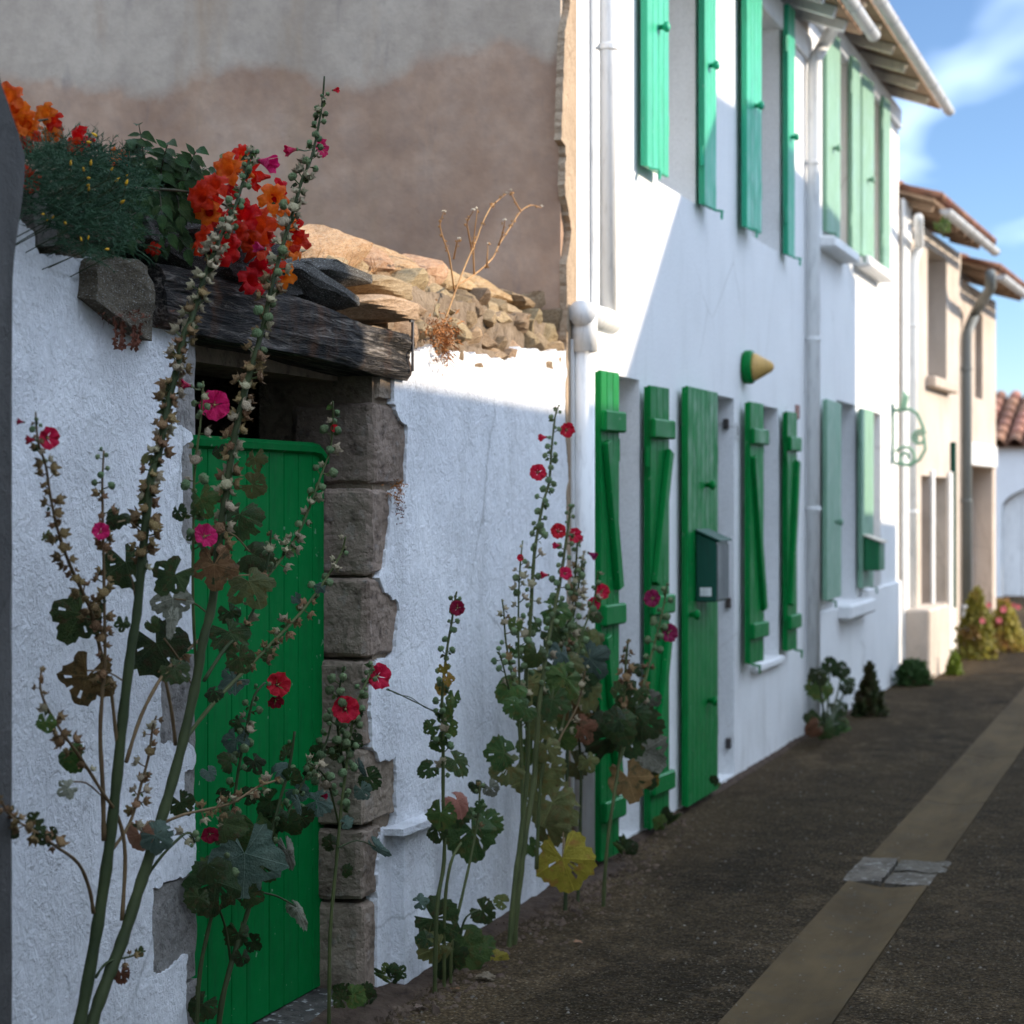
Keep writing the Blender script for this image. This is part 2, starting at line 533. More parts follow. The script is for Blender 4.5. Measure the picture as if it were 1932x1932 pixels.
MT['midgreen'] = m_paint('bottle green letterbox paint', (.02, .15, .06), .35)
MT['whitepaint'] = m_paint('white paint', (.78, .78, .76), .45)
MT['creampaint'] = m_paint('cream painted timber', (.66, .58, .46), .6)
MT['zinc'] = m_paint('pale zinc', (.50, .51, .51), .35)
MT['greypipe'] = m_paint('dull grey pipe', (.16, .175, .17), .5)
MT['iron'] = simple('dark iron', (.03, .03, .032), (.07, .05, .04), 20, .6, .5)
MT['oldwood'] = simple('grey brown old boards', (.10, .075, .055), (.20, .16, .12), 9, .85, .2, .2, 0, .4, 30, .005, (4, 4, .6))
MT['greyboard'] = simple('faded grey board', (.34, .35, .32), (.43, .43, .40), 5, .8, .2, .1)
MT['soffit'] = simple('brown eave boards', (.24, .155, .10), (.36, .25, .165), 8, .8, .2, .15)
MT['dark'] = simple('painted room dark', (.012, .010, .009), (.02, .017, .014), 3, .95, .1)
MT['amber'] = m_paint('amber lamp glass', (.62, .38, .12), .3)
MT['tag'] = simple('brown enamel tag', (.22, .07, .04), (.28, .10, .06), 9, .5, .4)
def m_glass():
    k = Mat('window glass', .06, .5)
    k.color((.03, .035, .04)); k.p.inputs['Coat Weight'].default_value = .6
    return k.m
MT['glass'] = m_glass()

def m_tile(name='clay roof tile'):
    k = Mat(name, .85, .2)
    v = k.coords((1, 1, 1), True)
    c = k.ramp(k.noise(7, v, 5, .6), [(.3, (.17, .075, .048)), (.55, (.27, .125, .078)), (.75, (.24, .16, .115))])
    c = k.mix(k.ramp(k.noise(19, v, 5, .65), [(.55, 0.0), (.7, .7)]), c, (.09, .07, .055))
    k.color(k.vary(c, .3, .01)); k.bump(k.noise(40, v), .3, .004)
    return k.m
MT['tile'] = m_tile()

def m_asphalt():
    k = Mat('worn asphalt', .95, .04)
    v = k.coords()
    big = k.ramp(k.noise(.9, k.coords((.6, 1, 1)), 6, .6), [(.3, (.0115, .0081, .0042)), (.7, (.047, .0330, .0165))])
    y = k.axis('Y')
    nz = k.noise(2.2, v, 6, .65)
    near = k.ramp(k.math('ADD', k.math('MULTIPLY', k.math('ADD', y, .75), 1.2, True), k.math('MULTIPLY', k.math('SUBTRACT', nz, .5), 1.1), True), [(.15, 0.0), (.75, .8)])
    c = k.mix(near, big, (.076, .051, .026))
    c = k.mix(k.ramp(k.noise(5, k.coords((1, 1, 1)), 7, .7), [(.45, 0.0), (.75, .5)]), c, (.108, .076, .042))
    sp = k.voro(120, v, 'F1', 'Color')
    sepn = k.n.new('ShaderNodeSeparateColor'); k.l.new(sp, sepn.inputs[0])
    grit = k.math('MULTIPLY', k.ramp(sepn.outputs[0], [(.55, 0.0), (.95, 1.0)]), k.ramp(k.voro(120, v), [(.25, 1.0), (.55, 0.0)]))
    c = k.mix(k.math('MULTIPLY', grit, .6), c, (.17, .145, .105))
    k.color(c)
    patch = k.ramp(k.noise(.55, k.coords((.5, 1, 1)), 4, .7, 1.0), [(.50, 0.0), (.53, .35)])
    c = k.mix(patch, c, (.013, .0095, .005))
    cell = k.ramp(sepn.outputs[1], [(.0, .45), (.6, 1.0), (1.0, 1.9)])
    c = k.mix(1.0, c, cell, 'MULTIPLY')
    k.color(c)
    k.bump(k.voro(110, v), -1.0, .022)
    k.bump(k.noise(16, v, 6, .6), .55, .02)
    return k.m
MT['asphalt'] = m_asphalt()
def m_concrete():
    k = Mat('worn gutter concrete', .9, .08)
    v = k.coords()
    c = k.ramp(k.noise(1.1, k.coords((.7, 2.5, 1)), 7, .65), [(.3, (.042, .029, .0135)), (.7, (.100, .070, .034))])
    c = k.mix(k.ramp(k.noise(7, v, 7, .7), [(.5, 0.0), (.75, .5)]), c, (.05, .044, .034))
    c = k.vary(c, .12)
    k.color(c); k.bump(k.noise(120, v, 4, .6), .4, .004); k.bump(k.noise(9, v, 5, .6), .3, .01)
    return k.m
MT['concrete'] = m_concrete()
MT['patch'] = m_stone('pale broken stone', (.070, .062, .048), (.115, .102, .080), (.032, .028, .02), .2, .4, .1)
MT['soil'] = simple('dry soil', (.045, .030, .022), (.10, .07, .05), 14, .95, .1, 0, 0, .8, 40, .02)
MT['crumb'] = simple('soil crumbs', (.035, .024, .018), (.12, .085, .06), 9, .95, .1, .4)
MT['pebble'] = simple('pale grit', (.06, .052, .04), (.17, .15, .12), 14, .9, .2, .3)

def m_leaf(name, a, b, spot=None, trans=.30, vein=(1.35, 1.35, 1.2), rough=.62):
    k = Mat(name, rough, .25)
    v = k.coords((1, 1, 1), True)
    c = k.ramp(k.noise(2.4, v, 5, .6), [(.3, a), (.7, b)])
    c = k.mix(k.ramp(k.noise(9, v, 4, .6), [(.5, 0.0), (.75, .45)]), c, tuple(x * .55 for x in a))
    if spot: c = k.mix(k.ramp(k.noise(3.5, v, 5, .65), [(.52, 0.0), (.64, .85)]), c, spot)
    sp = k.n.new('ShaderNodeSeparateXYZ'); k.l.new(k.tc.outputs['Object'], sp.inputs[0])
    ang = k.math('ARCTAN2', sp.outputs[0], sp.outputs[1])
    ln = k.n.new('ShaderNodeVectorMath'); ln.operation = 'LENGTH'; k.l.new(k.tc.outputs['Object'], ln.inputs[0])
    vn = k.ramp(k.math('MULTIPLY', k.math('ABSOLUTE', k.math('SINE', k.math('MULTIPLY', ang, 2.5))), ln.outputs['Value']), [(.0, .55), (.045, 0.0)])
    c = k.mix(vn, c, tuple(min(1, x * 1.7 + .008) for x in b))
    c = k.vary(c, .34, .022)
    k.color(c); k.bump(k.noise(16, v, 4, .6), .6, .03); k.bump(vn, .5, .03)
    k.translucent(trans)
    return k.m
MT['leaf_g'] = m_leaf('hollyhock leaf green', (.042, .086, .018), (.090, .145, .034), (.12, .105, .024))
MT['leaf_d'] = m_leaf('hollyhock leaf dark', (.022, .042, .011), (.050, .078, .022), (.065, .046, .016), .3)
MT['leaf_o'] = m_leaf('hollyhock leaf olive', (.105, .120, .036), (.18, .185, .062), (.17, .12, .03), .32)
MT['leaf_y'] = m_leaf('hollyhock leaf yellow', (.20, .145, .018), (.30, .21, .028), (.26, .10, .028), .3)
MT['leaf_b'] = m_leaf('hollyhock leaf brown', (.14, .066, .026), (.22, .115, .050), (.06, .05, .02))
MT['leaf_w'] = m_leaf('hollyhock leaf withered', (.19, .185, .135), (.28, .27, .20), (.10, .10, .06), .1)
MT['leaf_c'] = m_leaf('hollyhock leaf rust', (.30, .135, .075), (.38, .19, .11), None, .2)
MT['leaf_s'] = m_leaf('hollyhock leaf silvery green', (.06, .10, .075), (.11, .15, .115), None, .15)
MT['leaf_vine'] = m_leaf('trumpet vine leaf', (.024, .058, .016), (.055, .105, .028), None, .25, rough=.45)
MT['feather'] = simple('feathery poppy foliage', (.016, .052, .024), (.060, .125, .062), 6, .7, .2, 0)
MT['bush'] = m_leaf('bush leaf', (.028, .060, .016), (.070, .115, .028), None, .25)
MT['bushlime'] = m_leaf('lime bush leaf', (.16, .26, .02), (.24, .34, .035), None, .3)
MT['bushgold'] = m_leaf('golden bush leaf', (.22, .19, .03), (.34, .27, .06), (.28, .12, .05), .3)
MT['stem'] = simple('hollyhock stem green', (.048, .066, .019), (.092, .105, .034), 12, .7, .25, .12, .01, .3, 60, .002)
MT['stem_d'] = simple('hollyhock stem dark', (.024, .036, .011), (.050, .064, .020), 12, .7, .25, .1, .01, .3, 60, .002)
MT['stem_b'] = simple('hollyhock stem brownish', (.12, .075, .036), (.19, .125, .06), 12, .75, .2, .12, 0, .3, 60, .002)
MT['vinestem'] = simple('vine stem', (.035, .034, .016), (.07, .06, .03), 12, .7, .25)
MT['pod_dry'] = simple('dry seed pod', (.20, .115, .050), (.36, .235, .115), 3, .85, .15, .28, .02, .6, 5, .1, rnd=True)
MT['pod_tan'] = simple('pale seed pod', (.36, .30, .18), (.50, .42, .27), 3, .85, .15, .2, .02, .6, 5, .1, rnd=True)
MT['pod_green'] = simple('green seed pod', (.105, .165, .070), (.20, .26, .125), 3, .8, .2, .22, .02, .5, 5, .1, rnd=True)
def m_petal(name, a, b, heart, tr=.3):
    k = Mat(name, .55, .25)
    s = k.n.new('ShaderNodeVectorMath'); s.operation = 'LENGTH'
    k.l.new(k.tc.outputs['Object'], s.inputs[0])
    c = k.ramp(k.noise(2.5, k.coords((1, 1, 1), True), 4, .6), [(.3, a), (.7, b)])
    c = k.mix(k.ramp(s.outputs['Value'], [(.12, 1.0), (.36, 0.0)]), c, heart)
    c = k.vary(c, .14, .008)
    k.color(c); k.bump(k.noise(7, k.coords((1, 1, 1), True), 3, .5), .35, .03); k.translucent(tr)
    return k.m
MT['pet_magenta'] = m_petal('magenta petal', (.46, .005, .060), (.56, .012, .10), (.36, .02, .06))
MT['pet_red'] = m_petal('red petal', (.50, .006, .030), (.60, .014, .06), (.13, .0, .012))
MT['pet_crimson'] = m_petal('dark crimson petal', (.22, .004, .016), (.30, .008, .028), (.05, 0, .006))
MT['pet_plum'] = m_petal('plum petal', (.18, .006, .045), (.26, .012, .075), (.05, 0, .014))
MT['pet_orange'] = m_petal('orange trumpet', (.66, .095, .005), (.80, .19, .012), (.72, .28, .02), .42)
MT['pet_scarlet'] = m_petal('scarlet trumpet', (.48, .008, .004), (.64, .028, .006), (.4, .02, .004), .42)
MT['pet_yellow'] = simple('yellow poppy bud', (.80, .40, .015), (.88, .50, .03), 5, .6, .25, .12)
MT['stamen'] = simple('pale stamen', (.45, .30, .10), (.55, .40, .16), 9, .8, .1)
MT['straw'] = simple('dry straw', (.30, .155, .062), (.46, .27, .12), 12, .8, .2, .2)
MT['rust'] = simple('dry rust brown tuft', (.20, .075, .022), (.36, .15, .05), 20, .9, .1, .2)
MT['redbrown'] = simple('withered red brown sprig', (.10, .034, .022), (.18, .070, .042), 15, .85, .15, .2)
MT['down'] = simple('pale seed down', (.55, .47, .36), (.66, .58, .46), 9, .9, .1)
MT['deadleaf'] = m_leaf('fallen dry leaf', (.22, .15, .10), (.36, .26, .18), None, .1)
MT['pinkflower'] = simple('pink blossom', (.62, .12, .14), (.72, .22, .22), 9, .6, .2, .2)

# ================================================================== the ground
CH_L, CH_R = -1.13, -1.47          # the concrete channel along the lane
def ground():
    m = MB()
    prof = [(-300, 0), (CH_R, 0), (CH_R, -.09), (CH_L, -.09), (CH_L, 0), (300, 0)]
    xs = [-300, 0, 4, 40, 600]
    for i in range(len(xs) - 1):
        for (ya, za), (yb, zb) in zip(prof, prof[1:]):
            m.add([(xs[i], ya, za), (xs[i + 1], ya, za), (xs[i + 1], yb, zb), (xs[i], yb, zb)], [(0, 1, 2, 3)])
    o = m.build('ground', MT['asphalt'])
    bm = bmesh.new(); bm.from_mesh(o.data); bmesh.ops.remove_doubles(bm, verts=bm.verts, dist=1e-5)
    bmesh.ops.recalc_face_normals(bm, faces=bm.faces)
    for f in bm.faces:
        if abs(f.normal.z) > .5 and f.normal.z < 0: f.normal_flip()
    bm.to_mesh(o.data); bm.free()
    tag(o, 'worn dark asphalt of the narrow lane', kind='structure')
    return o
ground()

def channel():
    root = bpy.data.objects.new('drainage_channel', None); COL.objects.link(root)
    root.location = (0, (CH_L + CH_R) / 2, 0); BASE[root.name] = V(root.location)
    tag(root, 'pale shallow concrete gutter running along the lane', kind='structure')
    yc = (CH_L + CH_R) / 2
    cuts = [1.5, 3.6, 5.0, 6.35, PG(1700, 1668).x]
    x = PG(1700, 1622).x
    far = [x]
    while x < 60:
        x += 2.1 + .5 * math.sin(x * 3); far.append(x)
    for seq in (cuts, far):
        for a, b in zip(seq, seq[1:]):
            m = MB()
            g = .0045
            vs = []; n = 6
            for i in range(n + 1):
                xx = a + g + (b - a - 2 * g) * i / n
                dz = .0015 * noise.noise(V((xx * 2, 0, 0)))
                for yy, zz in ((CH_L - .004, .004), (yc + .02, -.016), (yc - .02, -.016), (CH_R + .004, .003)):
                    vs.append((xx, yy, zz + dz))
            fs = [(i * 4 + k, i * 4 + k + 1, i * 4 + k + 5, i * 4 + k + 4) for i in range(n) for k in range(3)]
            nb = len(vs)
            vs += [(a + g, CH_L - .004, -.07), (a + g, CH_R + .004, -.07), (b - g, CH_L - .004, -.07), (b - g, CH_R + .004, -.07)]
            fs += [(0, 1, 2, 3, nb + 1, nb), (n * 4 + 3, n * 4 + 2, n * 4 + 1, n * 4, nb + 2, nb + 3)]
            m.add(vs, fs)
            m.build('slab', MT['concrete'], root)
    m = MB()
    m.add([(1.5, CH_L - .001, -.004), (60, CH_L - .001, -.004), (60, yc, -.023), (1.5, yc, -.023), (1.5, CH_R + .001, -.005), (60, CH_R + .001, -.005)], [(0, 1, 2, 3), (3, 2, 5, 4)])
    m.build('joint_mortar', MT['concrete'], root)
    # the broken pale slab across it
    a, b = PG(1700, 1668).x + .01, PG(1700, 1622).x - .01
    ym = yc + .02
    for k, (x0, x1, y0, y1, dz) in enumerate(((a, b, CH_L + .02, ym + .015, .004), (a + .02, a + (b - a) * .5, ym, CH_R - .02, -.004), (a + (b - a) * .53, b - .01, ym, CH_R - .03, .002))):
        m = cell_block(x0, x1, min(y0, y1), max(y0, y1), -.06, dz, 9, 7, 1).rough(.008, 14, k)
        m.build('broken_stone', MT['patch'], root)
channel()

# ================================================================== old garden wall with the green door
XW0, XW1 = X(18), X(1074)
OPL, OPR = X(362), X(700)          # the doorway
GW = thing('garden_wall', 'whitewashed old stone garden wall with stone jambs and charred timber lintel', 'wall', (XW0, .2, 0))
def px_poly(pts, y=0.0):
    return [(P(a[0], a[1], y).x, max(P(a[0], a[1], y).z, -.03), *a[2:]) for a in pts]
# core of rubble and mortar behind the plaster
m = MB()
m.box(XW0, OPL - .02, .02, .42, -.05, 2.12)
m.box(OPR + .06, XW1, .02, .42, -.05, 2.17)
m.box(OPL - .25, OPR + .35, .14, .42, 1.99, 2.16)
m.build('core', MT['mortar'], GW)
# plaster left of the door, torn around the bare stones
left = [(20, 2500, 1), (20, 392, 0), (40, 420), (62, 438), (68, 470), (100, 478), (130, 489), (173, 487), (172, 540), (186, 575), (218, 592), (262, 588), (290, 594), (330, 612), (352, 622),
        (350, 668), (334, 690), (331, 800), (358, 815), (362, 828), (342, 842), (341, 1008), (356, 1026), (363, 1050), (362, 1225), (344, 1240), (304, 1252), (300, 1400), (346, 1408), (364, 1412), (364, 1446),
        (346, 1456), (347, 1506), (366, 1516), (368, 1640), (345, 1655), (306, 1664), (286, 1676), (287, 1836), (308, 1832), (340, 1808), (352, 1800), (350, 1860), (352, 2500, 1)]
MB().prism(jag(px_poly(left), .009, .009, 3), -.004, .035).build('plaster', MT['plaster'], GW)
right = [(704, 681), (743, 688), (750, 668), (755, 655), (784, 661), (813, 651), (823, 672), (848, 661), (893, 664), (935, 677), (970, 680), (976, 656), (1015, 661), (1066, 664), (1074, 664, 1), (1074, 1700, 1),
         (860, 1790, 1), (830, 1800, 1), (760, 1850, 1), (708, 1870, 1), (709, 1700), (711, 1623), (715, 1570), (742, 1557), (746, 1539), (744, 1426), (714, 1437), (699, 1410), (697, 1287), (705, 1248), (741, 1240), (751, 1152), (747, 1134),
         (722, 1116), (713, 1090), (722, 1071), (732, 999), (734, 928), (763, 914), (766, 806), (752, 792), (740, 762), (742, 702)]
rp = px_poly(right)
rp = [(a[0], (a[1] if a[1] > .12 else -.03), *a[2:]) for a in rp]
MB().prism(jag(rp, .009, .010, 8), -.006, .035).build('plaster', MT['plaster'], GW)
# the low buttress with a ledge at its foot
m = cell_block(X(762, -.05), X(822, -.05), -.052, -.004, -.03, Z(790, 1562, -.05), 10, 1, 14).rough(.006, 5, 3)
m.build('plinth', MT['plaster'], GW)
m = cell_block(X(757, -.07), X(830, -.07), -.078, -.003, Z(790, 1562, -.06) - .002, Z(790, 1550, -.06), 14, 2, 1).rough(.006, 9, 5)
m.build('ledge', MT['plaster'], GW)

# stones of the right jamb: (top, bottom, px of the arris, px of the right end)
random.seed(4)
jamb = [(692, 754, 716, 744, 'ashlar'), (757, 916, 709, 769, 'ashlar'), (920, 1087, 703, 737, 'ashlar'), (1091, 1243, 697, 754, 'ashlar'),
        (1247, 1412, 692, 722, 'ashlar'), (1416, 1562, 685, 748, 'ashlar'), (1566, 1702, 686, 722, 'ashlar'), (1706, 1890, 688, 722, 'ashlar')]
for i, (t, b, pa, pe, mt) in enumerate(jamb):
    x0 = X(pa, .0); x1 = max(X(pe, .0), x0 + .1)
    z1 = Z(pa, t); z0 = max(Z(pa, b), -.02)
    m = cell_block(x0, x1, .004, .30, z0 + .003, z1 - .003, 16, 12, 20)
    cx, cz = (x0 + x1) / 2, (z0 + z1) / 2
    for k, p in enumerate(m.v):                      # worn arrises
        e = 0
        for val, lo, hi in ((p.x, x0, x1), (p.y, .004, .30), (p.z, z0 + .003, z1 - .003)):
            e += 1 if min(val - lo, hi - val) < 1e-4 else 0
        if e >= 2:
            d = V((cx - p.x, .15 - p.y, cz - p.z)).normalized()
            m.v[k] = p + d * (.007 + .006 * (noise.noise(p * 9) + .6))
    m.rough(.0055, 13, i + 2)
    m.rough(.0035, 55, i + 9)
    m.build('jamb_stone', MT[mt], GW)
# bare stones of the left jamb
for i, (t, b, pl, pr, mt) in enumerate([(622, 824, 318, 369, 'granite'), (832, 1030, 330, 365, 'granite'), (1034, 1226, 334, 365, 'granite'), (1230, 1440, 290, 368, 'granite'),
                                        (1444, 1640, 332, 368, 'granite'), (1646, 1842, 274, 371, 'granite'), (1798, 2500, 340, 373, 'granite')]):
    x0, x1 = X(pl, .0), X(pr, .0)
    z1, z0 = Z(pr, t), max(Z(pr, b), -.02)
    if i == 6: z1 = Z(pr, 1846)
    cell_block(x0, x1, .002, .30, z0 + .003, z1 - .003, 7, 6, 10).rough(.006, 12, i + 31).build('jamb_stone', MT[mt], GW)

# the charred lintel
def lintel():
    xa, xb = X(282), X(757)
    m = cell_block(xa, xb, -.035, .30, 2.015, 2.175, 110, 8, 16)
    for i, p in enumerate(m.v):
        u = (p.x - xa) / (xb - xa)
        p = p.copy()
        p.z += (.035 * (1 - u) - .01) + .018 * noise.noise(V((p.x * 1.3, 2, p.y))) + (.015 * math.sin(u * 6) if p.z > 2.1 else 0)
        g = noise.noise(V((p.x * 2.0, p.y * 9, p.z * 26 + .8 * noise.noise(V((p.x * 4, 0, 3))))))
        g2 = noise.noise(V((p.x * 5.0, p.y * 20, p.z * 62)))
        edge = min(p.z - 2.0, 2.21 - p.z)
        rnd = .02 * max(0, 1 - edge / .03) ** 2
        if p.y < .0: p.y += -.016 * g - .010 * abs(g2) + rnd + .02 * noise.noise(V((p.x * 2.3, 1, p.z * 5))) + .05 * max(0, noise.noise(V((p.x * 1.7, 8, p.z * 12))) - .35)
        else: p.z += .008 * g
        m.v[i] = p
    m.build('lintel', MT['beam'], GW, smooth=False)
lintel()
m = MB()                                            # iron strap at its right end
xs_ = X(752)
m.bar((xs_, -.05, 2.03), (xs_, -.05, 2.21), .012, .006)
m.bar((xs_ - .03, -.052, 2.195), (xs_ + .004, -.052, 2.2), .01, .006)
m.build('iron_strap', MT['iron'], GW)

# loose stones: one rounded block, shared
def stone_mesh(seed, boxy=.55, n=3, amp=.16, k0=.74, k1=1.05):
    m = cell_block(-1, 1, -1, 1, -1, 1, n, n, n)
    rr = random.Random(seed)
    cuts = []
    for _ in range(11):
        d = V((rr.uniform(-1, 1), rr.uniform(-1, 1), rr.uniform(-1, 1))).normalized()
        cuts.append((d, rr.uniform(k0, k1)))
    for i, p in enumerate(m.v):
        s = p.normalized() * 1.18
        q = p.lerp(s, 1 - boxy)
        for d, k in cuts:
            e = q.dot(d)
            if e > k: q = q - d * (e - k)
        q = q + noise.noise_vector(q * 1.1 + V((seed * 5.3, seed, 2))) * amp + noise.noise_vector(q * 2.6 + V((seed * 2.3, seed, 9))) * amp * .5
        m.v[i] = q
    return m.mesh('loose_stone', smooth=False)
STONES = [stone_mesh(s, .8, 4, .15) for s in range(12)]
ROUND = [stone_mesh(s + 20, .38, 6, .14) for s in range(4)]
SLABS = [stone_mesh(s + 40, .95, 7, .10, .95, 1.25) for s in range(5)]
def put_stone(pool, mt, x0, x1, y0, y1, z0, z1, tilt=0.0, name='rubble_stone', parent=None):
    me = random.choice(pool)
    q = Euler((random.uniform(-.12, .12), tilt + random.uniform(-.14, .14), random.uniform(-.12, .12))).to_quaternion()
    return piece(name, me, parent or GW, ((x0 + x1) / 2, (y0 + y1) / 2, (z0 + z1) / 2), q, ((x1 - x0) / 2, (y1 - y0) / 2, (z1 - z0) / 2), MT[mt])
random.seed(11)
# courses of rubble in the face above the whitewash
for row, (zb, zt) in enumerate(((2.065, 2.13), (2.12, 2.21), (2.20, 2.30), (2.285, 2.37))):
    x = X(757) - .02 + row * .03
    end = X(1072)
    while x < end - .05:
        w = random.choice((random.uniform(.07, .14), random.uniform(.14, .24), random.uniform(.2, .32)))
        u = (x - X(757)) / (end - X(757))
        dz = .085 * u
        jz = random.uniform(-.026, .026)
        set_back = [.0, .0, .02, .07][row] + random.uniform(-.02, .018)
        if row == 3 and random.random() < .15: x += w; continue
        put_stone(STONES, 'rubble', x + .004, min(x + w, end) - .004, set_back, set_back + .2, zb + dz + jz, zt + dz + jz + random.uniform(-.02, .025))
        x += w
# stones over the crown of the wall, rising to the coping
for row, (y0, zc) in enumerate(((.10, 2.36), (.18, 2.40))):
    x = X(700)
    while x < X(1074) - .1:
        w = random.uniform(.14, .32)
        put_stone(STONES, 'rubble', x, x + w * .97, y0, y0 + .2, zc - .07 + random.uniform(-.02, .02), zc + .045 + random.uniform(-.02, .02))
        x += w
m = cell_block(X(760), XW1 - .02, .045, .40, 2.03, 2.335, 60, 4, 8).rough(.022, 8, 6)
m.build('mortar_bed', MT['mortar'], GW)
# coping: a row of weathered rounded stones along the back
cop = [(560, 655, 470), (653, 690, 490), (686, 740, 505), (738, 800, 525), (798, 860, 545), (858, 955, 575)]
for a, b, zz in cop:
    x0, x1 = X(a, .26), X(b, .26)
    put_stone(ROUND, 'coping', x0 - .02, x1 + .02, .14, .44, 2.36, 2.515, 0, 'coping_stone')
x = X(560, .26)
while x > XW0:
    w = random.uniform(.2, .4)
    put_stone(STONES, 'greystone', x - w, x, .16, .44, 2.20, 2.36, 0, 'coping_stone'); x -= w
# flat slabs lying on the lintel and the rock at its left end
for (pa, pb, zt, zb, y0, y1, mt, pool) in (
        (505, 664, 2.275, 2.195, -.045, .3, 'darkstone', SLABS), (660, 760, 2.265, 2.185, -.05, .25, 'rubble', SLABS),  # one long slab: shaded length painted dark, sunlit end painted paler
        (590, 706, 2.345, 2.275, -.01, .3, 'darkstone', SLABS), (700, 772, 2.345, 2.265, .0, .3, 'rubble', SLABS),  # upper slab split likewise into painted shade and painted sunlit end
        (318, 432, 2.36, 2.27, -.03, .25, 'darkstone', SLABS), (420, 520, 2.335, 2.24, -.02, .25, 'darkstone', SLABS),
        (260, 420, 2.285, 2.21, -.02, .25, 'darkstone', SLABS), (400, 560, 2.26, 2.185, -.03, .3, 'darkstone', SLABS),
        (222, 282, 2.33, 2.24, .0, .25, 'greystone', SLABS), (160, 236, 2.26, 2.19, .02, .3, 'greystone', SLABS),
        (60, 104, 2.30, 2.18, .0, .25, 'granite', SLABS), (96, 175, 2.24, 2.16, .03, .3, 'greystone', SLABS),
        (440, 560, 2.40, 2.31, .1, .35, 'greystone', STONES), (280, 440, 2.40, 2.32, .12, .36, 'greystone', STONES), (560, 640, 2.42, 2.33, .1, .34, 'rubble', STONES)):
    put_stone(pool, mt, X(pa), X(pb), y0, y1, zb, zt, 0, 'slab_stone')
put_stone(SLABS, 'greystone', X(160, -.02), X(302, -.02), -.055, .25, Z(230, 606, -.03), Z(230, 484, -.03), .12, 'corner_rock')
put_stone(STONES, 'greystone', X(20), X(72), .03, .25, 2.16, 2.31, .12, 'slab_stone')

# closed box added behind the door to keep the gap above it dark
m = MB()
m.box(OPL - .3, OPR + .5, 1.2, 1.25, 0, 2.2)
m.box(OPL - .32, OPL - .28, .42, 1.2, 0, 2.2); m.box(OPR + .5, OPR + .54, .42, 1.2, 0, 2.2)
m.box(OPL - .3, OPR + .5, .42, 1.25, 2.16, 2.2)
m.build('dark_gap_box', MT['mortar'], GW)

# the green board door, part of the wall
def garden_door():
    yd = .155
    zt = Z(480, 838, yd)
    x0, x1 = OPL - .06, X(612, yd)
    seams = [X(p, yd) for p in (392, 437, 466, 508, 536, 563)]
    edges = [x0, *seams, X(590, yd), x1]
    mm = MB(); mm.box(x0 + .01, x1 - .01, yd + .022, yd + .05, .05, zt - .03)
    door = mm.build('door', MT['doorgreen'], GW)
    tag(door, 'green boarded garden door with rounded capped top')
    for a, b in zip(edges, edges[1:]):
        mm = MB(); mm.box(a + .0022, b - .0022, yd, yd + .021, .04, zt - .012)
        mm.build('plank', MT['doorgreen'], door, bevel=.0022)
    mm = MB()                                     # moulded cap along the top
    prof = [(.0, -.022), (-.016, -.014), (-.018, .004), (-.006, .016), (.03, .018), (.05, .0), (.05, -.02)]
    n = 24; vs = []; fs = []
    for i in range(n + 1):
        xx = x0 + (x1 - x0) * i / n
        dz = -.035 * max(0, (xx - (x1 - .09)) / .09) ** 2
        for (py_, pz_) in prof: vs.append((xx, yd + py_, zt + pz_ + dz))
    k = len(prof)
    fs = [(i * k + j, i * k + (j + 1) % k, (i + 1) * k + (j + 1) % k, (i + 1) * k + j) for i in range(n) for j in range(k)]
    fs += [tuple(range(k)), tuple(range(n * k, n * k + k))]
    mm.add(vs, fs); mm.build('cap_rail', MT['doorgreen'], door)
garden_door()
m = cell_block(OPL, OPR, .02, .42, -.02, .035, 8, 3, 1).rough(.012, 5, 2)
m.build('threshold_stone', MT['darkstone'], GW)

# grey rendered neighbour at the very left
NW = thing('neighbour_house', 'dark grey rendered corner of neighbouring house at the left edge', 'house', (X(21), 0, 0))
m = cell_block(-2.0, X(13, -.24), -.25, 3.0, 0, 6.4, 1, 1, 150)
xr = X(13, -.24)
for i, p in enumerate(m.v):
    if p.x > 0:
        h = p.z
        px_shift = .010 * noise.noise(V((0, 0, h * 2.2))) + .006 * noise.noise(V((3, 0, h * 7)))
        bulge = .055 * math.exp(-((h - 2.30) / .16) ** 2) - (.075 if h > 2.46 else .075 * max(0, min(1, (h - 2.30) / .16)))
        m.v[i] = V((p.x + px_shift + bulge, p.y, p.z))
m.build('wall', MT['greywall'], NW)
mm = MB(); mm.box(-2.1, xr + .05, -.35, 3.2, 6.402, 6.5); mm.build('roof', MT['tile'], NW)

